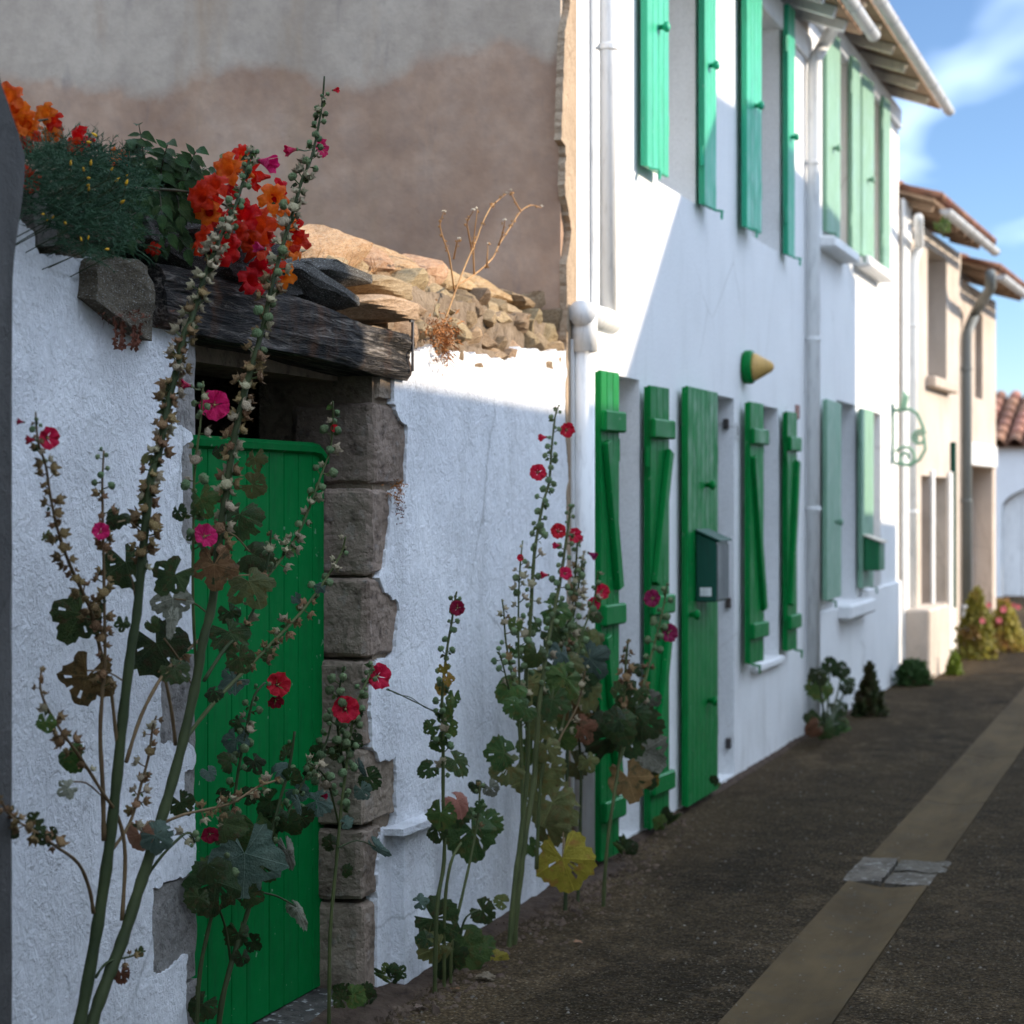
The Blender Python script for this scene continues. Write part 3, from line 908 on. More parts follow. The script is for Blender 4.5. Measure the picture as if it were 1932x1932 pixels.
# ================================================================== shutters
def solve_leaf(px_h, px_f, side, ang, y=-.045, fr=F0):
    """width of a leaf hinged at px_h whose free edge is seen at px_f, swung ang off the wall"""
    h = P(px_h, 945, y, fr)
    d = V((side * math.cos(ang), -math.sin(ang)))
    c0 = V((0, CAMY, 0)) - fr.o; c0 = V((c0.dot(fr.ex), c0.dot(fr.ey)))
    s3 = sight(px_f, 945); s2 = V((s3.dot(fr.ex), s3.dot(fr.ey)))
    r = V((h.x, h.y)) - c0
    det = s2.x * -d.y + s2.y * d.x
    u = (s2.x * r.y - s2.y * r.x) / (s2.x * d.y - s2.y * d.x) * -1
    return h, abs(u)
def shutter(root, px_h, px_f, side, z0, z1, mat, label, ang=0.0, bars=(), braces=(), n=3, fr=F0, knobs=(), hook=True, y=-.045, name='shutter'):
    ang = R(ang)
    h, w = solve_leaf(px_h, px_f, side, ang, y, fr)
    ux = V((side * math.cos(ang), -math.sin(ang), 0))            # from the hinge towards the free edge
    out = V((-side * math.sin(ang) * 1.0, -math.cos(ang), 0)) if side > 0 else V((math.sin(ang), -math.cos(ang), 0))
    if side > 0: out = V((-math.sin(ang), -math.cos(ang), 0))
    def L(u, v, z): return h + ux * u + out * v + V((0, 0, z - h.z))
    def lbox(u0, u1, v0, v1, a, b):
        m = MB()
        c = [L(u, v, z) for z in (a, b) for u, v in ((u0, v0), (u1, v0), (u1, v1), (u0, v1))]
        m.add(c, [(0, 1, 2, 3), (4, 5, 6, 7), (0, 1, 5, 4), (1, 2, 6, 5), (2, 3, 7, 6), (3, 0, 4, 7)])
        return m
    back = lbox(.004, w - .004, -.020, -.004, z0 + .006, z1 - .006).build(name, MT[mat], root)
    tag(back, label)
    for i in range(n):
        lbox(w * i / n + .0018, w * (i + 1) / n - .0018, -.006 + .002, .014, z0, z1).build('plank', MT[mat], back, bevel=.003)
    for zb in bars:
        lbox(-.018, w + .012, .0142, .044, zb - .046, zb + .046).build('bar', MT[mat], back, bevel=.008)
    for (za, zb) in braces:                                       # diagonal from the hinge side to the free side
        m = MB()
        a, b = (L(.04, .0285, za), L(w - .04, .0285, zb))
        m.bar(a, b, .062, .028, out); m.build('brace', MT[mat], back, bevel=.004)
    for (u, zb) in knobs:
        MB().lathe([(.012, 0), (.014, .02), (.026, .03), (.026, .045), (.012, .052)], L(w * u, .014, zb), out, 10).build('knob', MT[mat], back, smooth=True)
    for zb in (z0 + .16 * (z1 - z0), z0 + .84 * (z1 - z0)):       # strap hinge pins on the jamb side
        m = MB(); m.tube([L(-.012, .0, zb - .05), L(-.012, .0, zb + .05)], .012, 8)
        m.bar(L(-.015, -.012, zb), L(.05, -.012, zb), .03, .006, out); m.build('hinge', MT[mat], back)
    if hook:
        m = MB(); q = L(w * .82, .01, z0)
        m.bar(q + V((0, 0, -.004)), q + V((0, 0, -.012)) + out * .05, .05, .008, (0, 0, 1))
        m.bar(q + out * .045 + V((0, 0, -.005)), q + out * .045 + V((0, 0, -.055)), .012, .012, (1, 0, 0))
        m.build('stay_hook', MT[mat] if mat != 'palegreen' else MT['midgreen'], back)
    return back, L, w

def window(root, x0, x1, z0, z1, yb, name='window', mat='whitepaint', leaves=2):
    fr_ = .05
    m = MB()
    m.box(x0, x0 + fr_, yb, yb + .05, z0, z1); m.box(x1 - fr_, x1, yb, yb + .05, z0, z1)
    m.box(x0 + fr_, x1 - fr_, yb, yb + .05, z0, z0 + fr_); m.box(x0 + fr_, x1 - fr_, yb, yb + .05, z1 - fr_, z1)
    for k in range(1, leaves):
        xc = x0 + (x1 - x0) * k / leaves
        m.box(xc - .035, xc + .035, yb - .01, yb + .045, z0 + fr_, z1 - fr_)
    o = m.build(name, MT[mat], root)
    m = MB(); m.box(x0 + .01, x1 - .01, yb + .03, yb + .034, z0 + .01, z1 - .01)
    m.build('pane', MT['glass'], o)
    m = MB(); m.box(x0 - .02, x1 + .02, yb + .3, yb + .32, z0 - .02, z1 + .02); m.build('dark_backing', MT['dark'], o)  # near-black sheet painted as the darkness of the room behind
    return o

def half_tile(L=.42, r=.075, t=.014, n=7):
    m = MB(); vs = []; fs = []
    for s, rr in ((0, r), (1, r * .82)):
        for rad in (rr, rr - t):
            for k in range(n):
                a = math.pi * k / (n - 1)
                vs.append((rad * math.cos(a), s * L, rad * math.sin(a)))
    for k in range(n - 1):
        fs += [(k, k + 1, 2 * n + k + 1, 2 * n + k), (n + k, 3 * n + k, 3 * n + k + 1, n + k + 1), (k, n + k, n + k + 1, k + 1), (2 * n + k, 2 * n + k + 1, 3 * n + k + 1, 3 * n + k)]
    fs += [(0, 2 * n, 3 * n, n), (n - 1, 2 * n - 1, 4 * n - 1, 3 * n - 1)]
    m.add(vs, fs)
    return m.mesh('roof_tile', smooth=True)
TILE = half_tile()
def gutter(root, x0, x1, y, z, r=.062, mat='zinc', name='gutter'):
    m = MB(); n = 9
    vs = []; fs = []
    for xx in (x0, x1):
        for rad in (r, r - .006):
            for k in range(n):
                a = math.pi + math.pi * k / (n - 1)
                vs.append((xx, y + rad * math.cos(a), z + rad * math.sin(a)))
    for k in range(n - 1):
        fs += [(k, k + 1, 2 * n + k + 1, 2 * n + k), (n + k, 3 * n + k, 3 * n + k + 1, n + k + 1), (k, n + k, n + k + 1, k + 1), (2 * n + k, 2 * n + k + 1, 3 * n + k + 1, 3 * n + k)]
    for e in (0, 2 * n): fs.append(tuple(range(e, e + n)))
    fs += [(0, 2 * n, 3 * n, n), (n - 1, 2 * n - 1, 4 * n - 1, 3 * n - 1)]
    m.add(vs, fs)
    g = m.build(name, MT[mat], root, smooth=False)
    k = 0; xx = x0 + .3
    while xx < x1:
        mm = MB(); mm.tube([(xx, y + (r + .001) * math.cos(math.pi + math.pi * i / 8), z + (r + .001) * math.sin(math.pi + math.pi * i / 8)) for i in range(9)], .005, 5)
        mm.build('gutter_bracket', MT[mat], g); xx += .62
    return g

def eaves(root, x0, x1, zw, over, drop, rafter_gap=.42, mat_r='creampaint', first=.1, tiles=True):
    """rafters, boarding, roof sheet and the first courses of tiles; zw = top of wall"""
    slope = drop / over
    def zr(y): return zw + (y + over) * slope - drop + .10
    m = MB(); y1 = 4.0
    m.add([(x0, -over, zr(-over)), (x1, -over, zr(-over)), (x1, y1, zr(y1)), (x0, y1, zr(y1)), (x0, -over, zr(-over) + .03), (x1, -over, zr(-over) + .03), (x1, y1, zr(y1) + .03), (x0, y1, zr(y1) + .03)],
          [(0, 3, 2, 1), (4, 5, 6, 7), (0, 1, 5, 4), (1, 2, 6, 5), (2, 3, 7, 6), (3, 0, 4, 7)])
    roof = m.build('roof', MT['soffit'], root)
    x = x0 + first
    while x < x1 - .05:
        m = MB()
        a, b = V((x, .05, zr(.05) - .045)), V((x, -over + .04, zr(-over + .04) - .045))
        m.bar(a, b, .06, .075, (0, 0, 1)); m.build('rafter', MT[mat_r], root, bevel=.006); x += rafter_gap
    if tiles:
        q0 = Euler((math.atan(slope), 0, 0)).to_quaternion()
        x = x0 + .06; i = 0
        while x < x1:
            for c in range(2):
                piece('tile', TILE, roof, (x, -over - .05 + c * .36, zr(-over - .05 + c * .36) + .035 + .01 * c), q0, 1, MT['tile'])
            x += .17; i += 1
        m = MB(); m.add([(x0, .6, zr(.6) + .075), (x1, .6, zr(.6) + .075), (x1, y1, zr(y1) + .075), (x0, y1, zr(y1) + .075)], [(0, 1, 2, 3)])
        m.build('tile_field', MT['tile'], roof)
    m = MB(); m.add([(x0, y1, zr(y1) + .03), (x1, y1, zr(y1) + .03), (x1, 8.0, zw + .1), (x0, 8.0, zw + .1)], [(0, 1, 2, 3)])
    m.build('rear_roof', MT['tile'], root)
    return zr

# ================================================================== first white house
XG = X(1052)
XJ = X(1526)                        # where the two white houses meet
H1 = thing('white_house', 'white rendered house with bright green shutters and old brown gable', 'house', (XG, 0, 0))
ZT1 = Z(1507, 50) + .03             # top of the wall under the eaves
gz = lambda px, py, y=0: Z(px, py, y)
o1 = (9.08, X(1206), .03, gz(1206, 717))
o2 = (11.22, X(1385), .03, gz(1385, 752))
o3 = (12.52, X(1468), gz(1468, 1236), gz(1468, 771))
u1 = (10.17, X(1312), gz(1261, 354), 4.62)
u2 = (12.50, X(1471), gz(1434, 456), 4.62)
m = MB()
wall_with_holes(m, X(1084), XJ, -.03, ZT1, [o1, o2, o3, u1, u2], 0, .32)
m.build('front_wall', MT['facade'], H1)
# unpainted old corner, broken along the arris
zs = [i * .015 for i in range(int(ZT1 / .015) + 1)]
outl = [(X(1084) - .002, -.02), (X(1084) - .002, ZT1)]
for z in reversed(zs):
    j = .07 * noise.noise(V((1.3, 0, z * 1.1))) + .16 * max(0, noise.noise(V((7, 0, z * 3.1))) - .08) + .07 * max(0, noise.noise(V((2, 0, z * 9.1))) - .15) + .014 * noise.noise(V((5, 0, z * 33)))
    outl.append((max(XG - .01, XG + .07 + j + (.03 if z < 3.1 else -.03)), z))
MB().prism(outl, -.010, .022).build('bare_corner', MT['tornrender'], H1)
m = MB()                            # gable
g0 = XG + .11
ys = [.02, 4.0, 8.0]
vs = [(g0, .02, -.03), (g0, 8, -.03), (g0, 8, ZT1), (g0, 4.0, ZT1 + 1.35), (g0, .02, ZT1)]
vs2 = [(x + .3, y, z) for x, y, z in vs]
m.add(vs + vs2, [(0, 1, 2, 3, 4), (9, 8, 7, 6, 5)] + [(i, i + 5, (i + 1) % 5 + 5, (i + 1) % 5) for i in range(5)])
m.build('gable_wall', MT['gable'], H1)
m = MB(); m.box(XG + .4, XJ, 7.7, 8.0, 0, ZT1); m.build('rear_wall', MT['facade'], H1)
m = MB(); m.box(XJ - .15, XJ - .005, .33, 7.69, 0, ZT1 + .2); m.build('party_wall', MT['facade'], H1)
m = MB(); m.box(X(1085), XJ - .01, -.028, -.002, ZT1 - .20, ZT1 - .03); m.build('frieze', MT['whitepaint'], H1, bevel=.008)
eaves(H1, XG - .05, XJ + .02, ZT1, .36, .13, .42, 'whitepaint', .2)
gutter(H1, XG - .05, XJ + .1, -.43, ZT1 - .01, .048)
for (a, b, c, d) in (o1, o2): window(H1, a + .002, b - .002, c, d - .002, .26, 'glazed_door')
for (a, b, c, d) in (o3, u1, u2): window(H1, a + .002, b - .002, c + .002, d - .002, .26)
# ground-floor shutters
zf = .035
zt = gz(1163, 707, -.045)
shutter(H1, 1163, 1128, -1, zf, zt, 'green', 'leftmost tall green shutter beside the drainpipe', -4, (Z(1150, 797, -.05), Z(1150, 1157, -.05), Z(1150, 1520, -.05)),
        ((Z(1150, 1110, -.05), Z(1150, 835, -.05)), (Z(1150, 1480, -.05), Z(1150, 1195, -.05))), 3, hook=False, y=-.075)
shutter(H1, 1222, 1258, 1, zf, gz(1222, 727, -.045), 'green', 'tall green shutter right of the leftmost doorway', 4, (Z(1240, 810, -.05), Z(1240, 1140, -.05), Z(1240, 1475, -.05)),
        ((Z(1240, 1100, -.05), Z(1240, 850, -.05)), (Z(1240, 1440, -.05), Z(1240, 1180, -.05))), 3, hook=False)
d3, d3L, d3w = shutter(H1, 1350, 1293, -1, zf, gz(1350, 741, -.045), 'green', 'wide plain green door leaf carrying the letterbox', 0, (), (), 7,
        knobs=((.42, Z(1322, 915, -.05)), (.35, Z(1325, 1325, -.05)), (.93, Z(1297, 1160, -.05))), hook=False)
shutter(H1, 1437, 1411, -1, gz(1437, 1243, -.045), gz(1437, 764, -.045), 'green', 'green window shutter right of the door leaf with letterbox', -3, (Z(1425, 825, -.05), Z(1425, 1187, -.05)),
        ((Z(1425, 1150, -.05), Z(1425, 862, -.05)),), 3, y=-.07)
shutter(H1, 1482, 1500, 1, gz(1482, 1229, -.045), gz(1482, 776, -.045), 'green', 'narrow looking green shutter nearest the second drainpipe', 2, (Z(1492, 838, -.05), Z(1492, 1172, -.05)),
        ((Z(1492, 1140, -.05), Z(1492, 870, -.05)),), 3)
# upper shutters
ZU = gz(1482, 22)
kz = lambda z0: ((.5, z0 + .62 * (ZU - z0)),)
z0 = gz(1257, 339, -.045); shutter(H1, 1257, 1216, -1, z0, ZU, 'mint', 'first upstairs green shutter, nearest the gable', -2, (), (), 4, knobs=((.45, Z(1240, 36, -.1)),), y=-.06)
z0 = gz(1325, 386, -.045); shutter(H1, 1325, 1347, 1, z0, ZU, 'mint', 'second upstairs green shutter from the gable', 2, (), (), 4, knobs=((.45, Z(1333, 122, -.05)),))
z0 = gz(1433, 447, -.045); shutter(H1, 1433, 1405, -1, z0, ZU, 'mint', 'third upstairs green shutter from the gable', -3, (), (), 4, knobs=((.45, Z(1421, 198, -.07)),), y=-.07)
z0 = gz(1483, 480, -.045); shutter(H1, 1483, 1496, 1, z0, ZU, 'mint', 'last upstairs green shutter before the joining drainpipe', 2, (), (), 4, knobs=((.45, Z(1487, 257, -.05)),))
# drainpipe of the gable end
def pipe(root, pts, r, mat='whitepaint', name='drainpipe', clamps=()):
    m = MB()
    P2 = []
    for i, p in enumerate(pts):                     # round the bends a little
        p = V(p)
        if 0 < i < len(pts) - 1:
            a, b = V(pts[i - 1]), V(pts[i + 1])
            d = min(.08, (p - a).length * .45, (b - p).length * .45)
            P2 += [p + (a - p).normalized() * d, p + ((a - p).normalized() + (b - p).normalized()) * d * .22, p + (b - p).normalized() * d]
        else: P2.append(p)
    m.tube(P2, r, 14)
    o = m.build(name, MT[mat], root, smooth=True)
    for c in clamps:
        mm = MB(); mm.lathe([(r + .004, -.015), (r + .008, -.01), (r + .008, .01), (r + .004, .015)], c, (0, 0, 1), 14)
        mm.bar((c[0], c[1], c[2]), (c[0], .0, c[2]), .02, .012, (0, 0, 1))
        mm.build('pipe_clamp', MT[mat], o)
    return o
ya = -.06
xa_, xb_ = X(1147, ya), X(1103, ya)
zj = Z(1140, 604, ya)
pipe(H1, [(xa_, ya, ZT1 - .05), (xa_, ya, zj + .02)], .038, clamps=((xa_, ya, 3.6),))
m = MB(); m.tube([(xa_ + .05, ya, zj), (xb_ - .06, ya, zj)], .055, 14); m.tube([(xb_, ya, zj + .03), (xb_, ya, zj - .16)], .055, 14)
m.build('pipe_junction', MT['whitepaint'], H1, smooth=True)
pipe(H1, [(xb_, ya, zj - .1), (xb_, ya, .06)], .044, clamps=((xb_, ya, Z(1103, 648, ya)), (xb_, ya, Z(1103, 1240, ya))))
m = MB(); m.tube([(X(1118, -.012), -.012, ZT1 - .3), (X(1119, -.012), -.012, zj + .06)], .012, 6); m.tube([(X(1080, -.016), -.016, Z(1080, 640, -.016)), (X(1081, -.016), -.016, 1.2), (X(1080, -.016), -.016, .3)], .010, 6)
m.build('cable', MT['whitepaint'], H1)
m = MB(); m.box(X(1386), X(1392), -.008, -.001, Z(1389, 828), Z(1389, 798)); m.build('number_plate', MT['whitepaint'], H1)
m = MB(); m.box(X(1386) + .03, X(1386) + .04, -.0095, -.0082, Z(1389, 822), Z(1389, 804)); m.box(X(1386) + .06, X(1386) + .07, -.0095, -.0082, Z(1389, 822), Z(1389, 804)); m.build('number', MT['iron'], H1)
m = MB(); m.box(X(1500), X(1506), -.012, -.001, Z(1503, 790), Z(1503, 764)); m.build('wall_tag', MT['tag'], H1, bevel=.003)
for (px, py) in ((1371, 800), (1375, 1137), (1375, 1402)):      # catches on the door reveal
    q = P(px, py, 0); m = MB(); xx = o2[1]
    q = PXP(px, py, xx); m.box(xx - .03, xx - .002, q.y - .015, q.y + .015, q.z - .03, q.z + .03); m.build('door_catch', MT['iron'], H1, bevel=.004)
m = MB(); m.box(o3[0] - .04, o3[1] + .04, -.04, .26, o3[2] - .05, o3[2] - .002); m.build('window_sill', MT['facade'], H1, bevel=.01)

# letterbox on the door leaf
LB = thing('letterbox', 'dark green steel letterbox with sloped lid on the open door leaf', 'letterbox', d3L(d3w * .2, .02, Z(1330, 1140, -.1)))
za, zb = Z(1325, 1140, -.15), Z(1325, 1004, -.15)
ub, ue = d3w * .36, d3w * .77
def lb(u, v, z): return d3L(u, v, z)
m = MB(); vd = .125
c = [lb(u, v, z) for (u, v, z) in ((ub, .016, za), (ue, .016, za), (ue, vd, za), (ub, vd, za), (ub, .016, zb), (ue, .016, zb), (ue, vd, zb - .05), (ub, vd, zb - .05))]
m.add(c, [(0, 1, 2, 3), (4, 5, 6, 7), (0, 1, 5, 4), (1, 2, 6, 5), (2, 3, 7, 6), (3, 0, 4, 7)])
m.build('box', MT['darkgreen'], LB, bevel=.006)
m = MB()
c = [lb(u, v, z) for (u, v, z) in ((ub - .012, .016, zb + .004), (ue + .012, .016, zb + .004), (ue + .012, vd + .02, zb - .052), (ub - .012, vd + .02, zb - .052), (ub - .012, .016, zb + .012), (ue + .012, .016, zb + .012), (ue + .012, vd + .02, zb - .044), (ub - .012, vd + .02, zb - .044))]
m.add(c, [(0, 1, 2, 3), (4, 5, 6, 7), (0, 1, 5, 4), (1, 2, 6, 5), (2, 3, 7, 6), (3, 0, 4, 7)])
m.build('lid', MT['darkgreen'], LB)
m = MB(); c = [lb(u, v, z) for (u, v, z) in ((ub + .01, vd + .002, za + .01), (ue - .01, vd + .002, za + .01), (ue - .01, vd + .006, za + .01), (ub + .01, vd + .006, za + .01), (ub + .01, vd + .002, zb - .07), (ue - .01, vd + .002, zb - .07), (ue - .01, vd + .006, zb - .07), (ub + .01, vd + .006, zb - .07))]
m.add(c, [(0, 1, 2, 3), (4, 5, 6, 7), (0, 1, 5, 4), (1, 2, 6, 5), (2, 3, 7, 6), (3, 0, 4, 7)])
m.build('front_plate', MT['greypipe'], LB)
m = MB()
q = [(ue + .0015, v, z) for v, z in ((.04, za + .03), (.1, za + .03), (.1, za + .075), (.04, za + .075))]
m.add([lb(*a) for a in q] + [lb(a[0] + .002, a[1], a[2]) for a in q], [(0, 1, 2, 3), (4, 5, 6, 7), (0, 1, 5, 4), (1, 2, 6, 5), (2, 3, 7, 6), (3, 0, 4, 7)])
m.build('paper_sticker', MT['whitepaint'], LB)

# cone lamp over the door
q = P(1403, 693, -.002)
WL = thing('wall_lamp', 'unlit wall lamp with amber cone glass and green rim above the doors', 'lamp', q)
MB().lathe([(.085, 0), (.098, .01), (.100, .045), (.092, .06), (.06, .062)], q, (0, -1, 0), 24).build('rim', MT['green'], WL, smooth=True)
MB().lathe([(.084, .058), (.080, .075), (.030, .165), (.014, .178), (.002, .180)], q, (0, -1, 0), 24).build('glass_cone', MT['amber'], WL, smooth=True)

# ================================================================== second white house
XE = X(1695)
H2 = thing('white_house', 'second white house with faded grey-green shutters and cream rafters', 'house', (XJ, 0, 0))
ZT2 = Z(1690, 196)
oi = (X(1578), X(1614), gz(1600, 1132), gz(1612, 764))
od = (X(1640), X(1662), .03, gz(1662, 781))
ue1 = (X(1578), X(1598), gz(1590, 465), gz(1640, 152) - .1)
ue2 = (X(1643), X(1658), gz(1650, 503), gz(1640, 152) - .1)
m = MB(); wall_with_holes(m, XJ + .003, XE, -.03, ZT2, [oi, od, ue1, ue2], 0, .32); m.build('front_wall', MT['facade2'], H2)
m = MB(); m.box(XE - .3, XE - .003, .33, 7.7, 0, ZT2 + .1); m.build('end_wall', MT['facade2'], H2)
m = MB(); m.box(XJ, XE, 7.705, 8.0, 0, ZT2); m.build('rear_wall', MT['facade2'], H2)
m = MB(); m.box(XJ + .05, XE - .005, -.03, -.002, ZT2 - .2, ZT2 - .02); m.build('frieze', MT['whitepaint'], H2, bevel=.008)
m = MB(); m.box(oi[1] + .2, XE + .004, -.028, -.002, -.02, Z(1665, 1103)); m2 = MB(); m2.box(XJ + .12, oi[1] + .18, -.03, -.002, -.02, oi[2] - .02); m.build('plinth', MT['facade2'], H2, bevel=.012); m2.build('plinth', MT['facade2'], H2, bevel=.012)
eaves(H2, XJ + .1, XE + .12, ZT2, .36, .12, .74, 'creampaint', .35)
gutter(H2, XJ + .1, XE + .2, -.43, ZT2 - .02, .048)
for h_ in (oi, ue1, ue2): window(H2, h_[0] + .002, h_[1] - .002, h_[2] + .002, h_[3] - .002, .26)
window(H2, od[0] + .002, od[1] - .002, od[2], od[3] - .002, .26, 'glazed_door')
zu = ue1[3] + .05
shutter(H2, 1582, 1557, -1, gz(1582, 450, -.045), zu, 'palegreen', 'first upstairs faded shutter right of the joining drainpipe', -3, n=4, knobs=((.5, Z(1570, 276, -.05)),))
shutter(H2, 1605, 1620, 1, gz(1605, 474, -.045), zu, 'palegreen', 'second upstairs faded shutter of the far white house', 2, n=4)
shutter(H2, 1646, 1624, -1, gz(1646, 497, -.045), zu, 'palegreen', 'third upstairs faded shutter of the far white house', -3, n=4, knobs=((.5, Z(1636, 336, -.05)),))
shutter(H2, 1664, 1677, 1, gz(1664, 506, -.045), zu, 'palegreen', 'last upstairs faded shutter near the house end', 2, n=4)
shutter(H2, 1584, 1557, -1, gz(1584, 1124, -.045), gz(1584, 762, -.045), 'palegreen', 'faded ground floor shutter right of the joining drainpipe', 2, n=4, knobs=((.4, Z(1573, 985, -.05)),))
jl, jL, jw = shutter(H2, 1623, 1645, 1, gz(1623, 1110, -.045), gz(1623, 770, -.045), 'palegreen', 'faded ground floor shutter carrying the small letterbox', 2, n=4)
for (a, b, c, d) in ((1568, 1614, 476, 458), (1634, 1680, 512, 496)):
    m = MB(); m.box(X(a, -.1), X(b, -.1), -.13, .2, Z(b, 0, -.1) * 0 + Z((a + b) / 2, c + 6, -.1), Z((a + b) / 2, d + 2, -.1)); m.build('window_sill', MT['whitepaint'], H2, bevel=.015)
m = MB(); m.box(oi[0] - .1, oi[1] + .25, -.13, .25, oi[2] - .12, oi[2] - .003); m.build('window_sill', MT['facade2'], H2, bevel=.02)
# joining drainpipe with its swan neck
yp = -.055; xp = X(1535, yp)
pipe(H2, [(X(1622, -.42), -.42, ZT2 - .07), (X(1616, -.40), -.39, ZT2 - .19), (xp + .15, -.10, Z(1545, 78, -.08)), (xp, yp, Z(1535, 118, yp)), (xp, yp, .05)], .045, clamps=((xp, yp, Z(1535, 640, yp)), (xp, yp, Z(1535, 960, yp)), (xp, yp, 3.9)))
for (px, py) in ((1532, 888), (1533, 912)):
    q = P(px, py, 0); m = MB(); m.box(q.x - .02, q.x + .02, -.05, -.002, q.z - .035, q.z + .035); m.build('meter_fitting', MT['iron'], H2, bevel=.008)
L2 = thing('letterbox', 'small bottle green letterbox on the faded ground floor shutter', 'letterbox', jL(jw * .5, .02, 1.0))
za, zb = Z(1645, 1078, -.15), Z(1645, 1012, -.15)
def bx8(c): return MB().add(c, [(0, 1, 2, 3), (4, 5, 6, 7), (0, 1, 5, 4), (1, 2, 6, 5), (2, 3, 7, 6), (3, 0, 4, 7)])
bx8([jL(u, v, z) for (u, v, z) in ((.05, .016, za), (.3, .016, za), (.3, .14, za), (.05, .14, za), (.05, .016, zb), (.3, .016, zb), (.3, .14, zb - .05), (.05, .14, zb - .05))]).build('box', MT['midgreen'], L2, bevel=.008)
bx8([jL(u, v, z) for (u, v, z) in ((.035, .016, zb + .003), (.315, .016, zb + .003), (.315, .16, zb - .052), (.035, .16, zb - .052), (.035, .016, zb + .012), (.315, .016, zb + .012), (.315, .16, zb - .043), (.035, .16, zb - .043))]).build('lid', MT['creampaint'], L2)
# green iron scroll bracket near the corner
q0 = P(1683, 790, -.002)
BR = thing('iron_bracket', 'pale green wrought iron scroll bracket on the sunlit corner', 'bracket', q0)
def scroll(c, r0, r1, a0, turns, n=22):
    return [V((c[0], c[1] - (r0 + (r1 - r0) * i / n) * math.cos(a0 + turns * 2 * math.pi * i / n), c[2] + (r0 + (r1 - r0) * i / n) * math.sin(a0 + turns * 2 * math.pi * i / n))) for i in range(n + 1)]
xq = q0.x; zt_, zb_ = Z(1690, 770, -.1), Z(1690, 872, -.1)
m = MB(); m.bar((xq, -.012, zb_), (xq, -.012, zt_ + .06), .03, .02, (0, 1, 0)); m.build('back_plate', MT['palegreen'], BR)
m = MB(); m.tube([(xq, -.01, zt_), (xq, -.16, zt_ + .01), (xq, -.22, zt_ - .03), (xq, -.26, zt_ - .12), (xq, -.28, zt_ - .17)], .016, 8); m.build('arm', MT['palegreen'], BR)
m = MB(); m.tube(scroll((xq, -.24, zt_ - .24), .07, .02, .6, 1.6), .014, 6); m.tube(scroll((xq, -.12, zb_ + .05), .10, .02, 2.6, -1.5), .014, 6); m.tube([(xq, -.02, zb_), (xq, -.16, zb_ - .02), (xq, -.24, zb_ + .03), (xq, -.29, zb_ + .12), (xq, -.28, zb_ + .22)], .015, 8); m.build('scroll', MT['palegreen'], BR)
m = MB(); m.tube([(xq, -.10, zt_ + .02), (xq, -.12, zt_ + .12), (xq, -.10, zt_ + .17)], [.03, .03, .006], 6); m.build('finial', MT['palegreen'], BR)

# ================================================================== houses farther along the lane
FR = Frame(X(1697), 0, R(-2.5))
x3, x4, x5 = X(1699, 0, FR), X(1813, 0, FR), X(1882, 0, FR)
H3 = thing('sandy_house', 'sunlit sandy house with deep upstairs window and white drainpipe', 'house', (x3, 0, 0), fr=FR)
fz = lambda px, py, y=0: Z(px, py, y, FR)
ZT3 = fz(1800, 470)
w3 = (X(1750, 0, FR), X(1786, 0, FR), fz(1786, 722), fz(1786, 490))
d3a = (X(1738, 0, FR), X(1754, 0, FR), .03, fz(1753, 898))
d3b = (X(1759, 0, FR), X(1786, 0, FR), fz(1785, 1136), fz(1785, 901))
m = MB(); wall_with_holes(m, x3, x4, -.03, ZT3, [w3, d3a, d3b], 0, .35); m.build('front_wall', MT['beige'], H3)
m = MB(); m.box(x3, x4, 6.5, 6.8, 0, ZT3); m.build('rear_wall', MT['beige'], H3)
m = MB(); m.box(x3 + .003, x3 + .3, .36, 6.49, 0, ZT3 + .1); m.build('end_wall', MT['facade2'], H3)
window(H3, w3[0] + .002, w3[1] - .002, w3[2] + .002, w3[3] - .002, .30)
m = MB(); m.box(d3a[0] + .002, d3a[1] - .002, .28, .32, d3a[2], d3a[3] - .002); m.build('door', MT['oldwood'], H3)
m = MB(); m.box(d3b[0] + .002, d3b[1] - .002, .28, .32, d3b[2] + .002, d3b[3] - .002); m.build('window_panel', MT['greyboard'], H3)
m = MB(); m.box(w3[0] - .12, w3[1] + .14, -.10, .1, w3[2] - .11, w3[2] - .003); m.build('window_sill', MT['beige2'], H3, bevel=.015)
for (a, b) in ((1754, 1759), (1787, 1797)):
    m = MB(); m.box(X(a, 0, FR) + .005, X(b, 0, FR) - .005, -.03, -.002, .0 if a > 1760 else 0, d3b[3] + .06); m.build('door_surround', MT['whitepaint'], H3, bevel=.008)
eaves(H3, x3 + .02, x4 + .02, ZT3 + .05, .30, .09, .5, 'soffit', .2)
gutter(H3, x3 + .3, x4 + .05, -.35, ZT3 + .03, .055)
xq = X(1722, -.06, FR)
pipe(H3, [(X(1733, -.24, FR), -.24, ZT3 - .14), (xq + .12, -.1, ZT3 - .28), (xq, -.06, ZT3 - .45), (xq, -.06, .1)], .042, clamps=((xq, -.06, 3.2), (xq, -.06, 1.5)))
m = MB(); m.box(x3 - .02, X(1712, 0, FR), -.04, -.002, -.02, ZT3 + .1); m.build('corner_pilaster', MT['whitepaint'], H3, bevel=.01)
m = MB(); m.tube([(X(1799, -.03, FR), -.03, fz(1799, 835)), (X(1799, -.03, FR), -.03, .5)], .03, 8); m.build('service_pipe', MT['darkgreen'], H3)
m = MB(); m.box(X(1752, -.25, FR), X(1790, -.25, FR), -.26, -.003, -.02, fz(1770, 1142, -.2)); m.build('step_wall', MT['beige'], H3, bevel=.02)

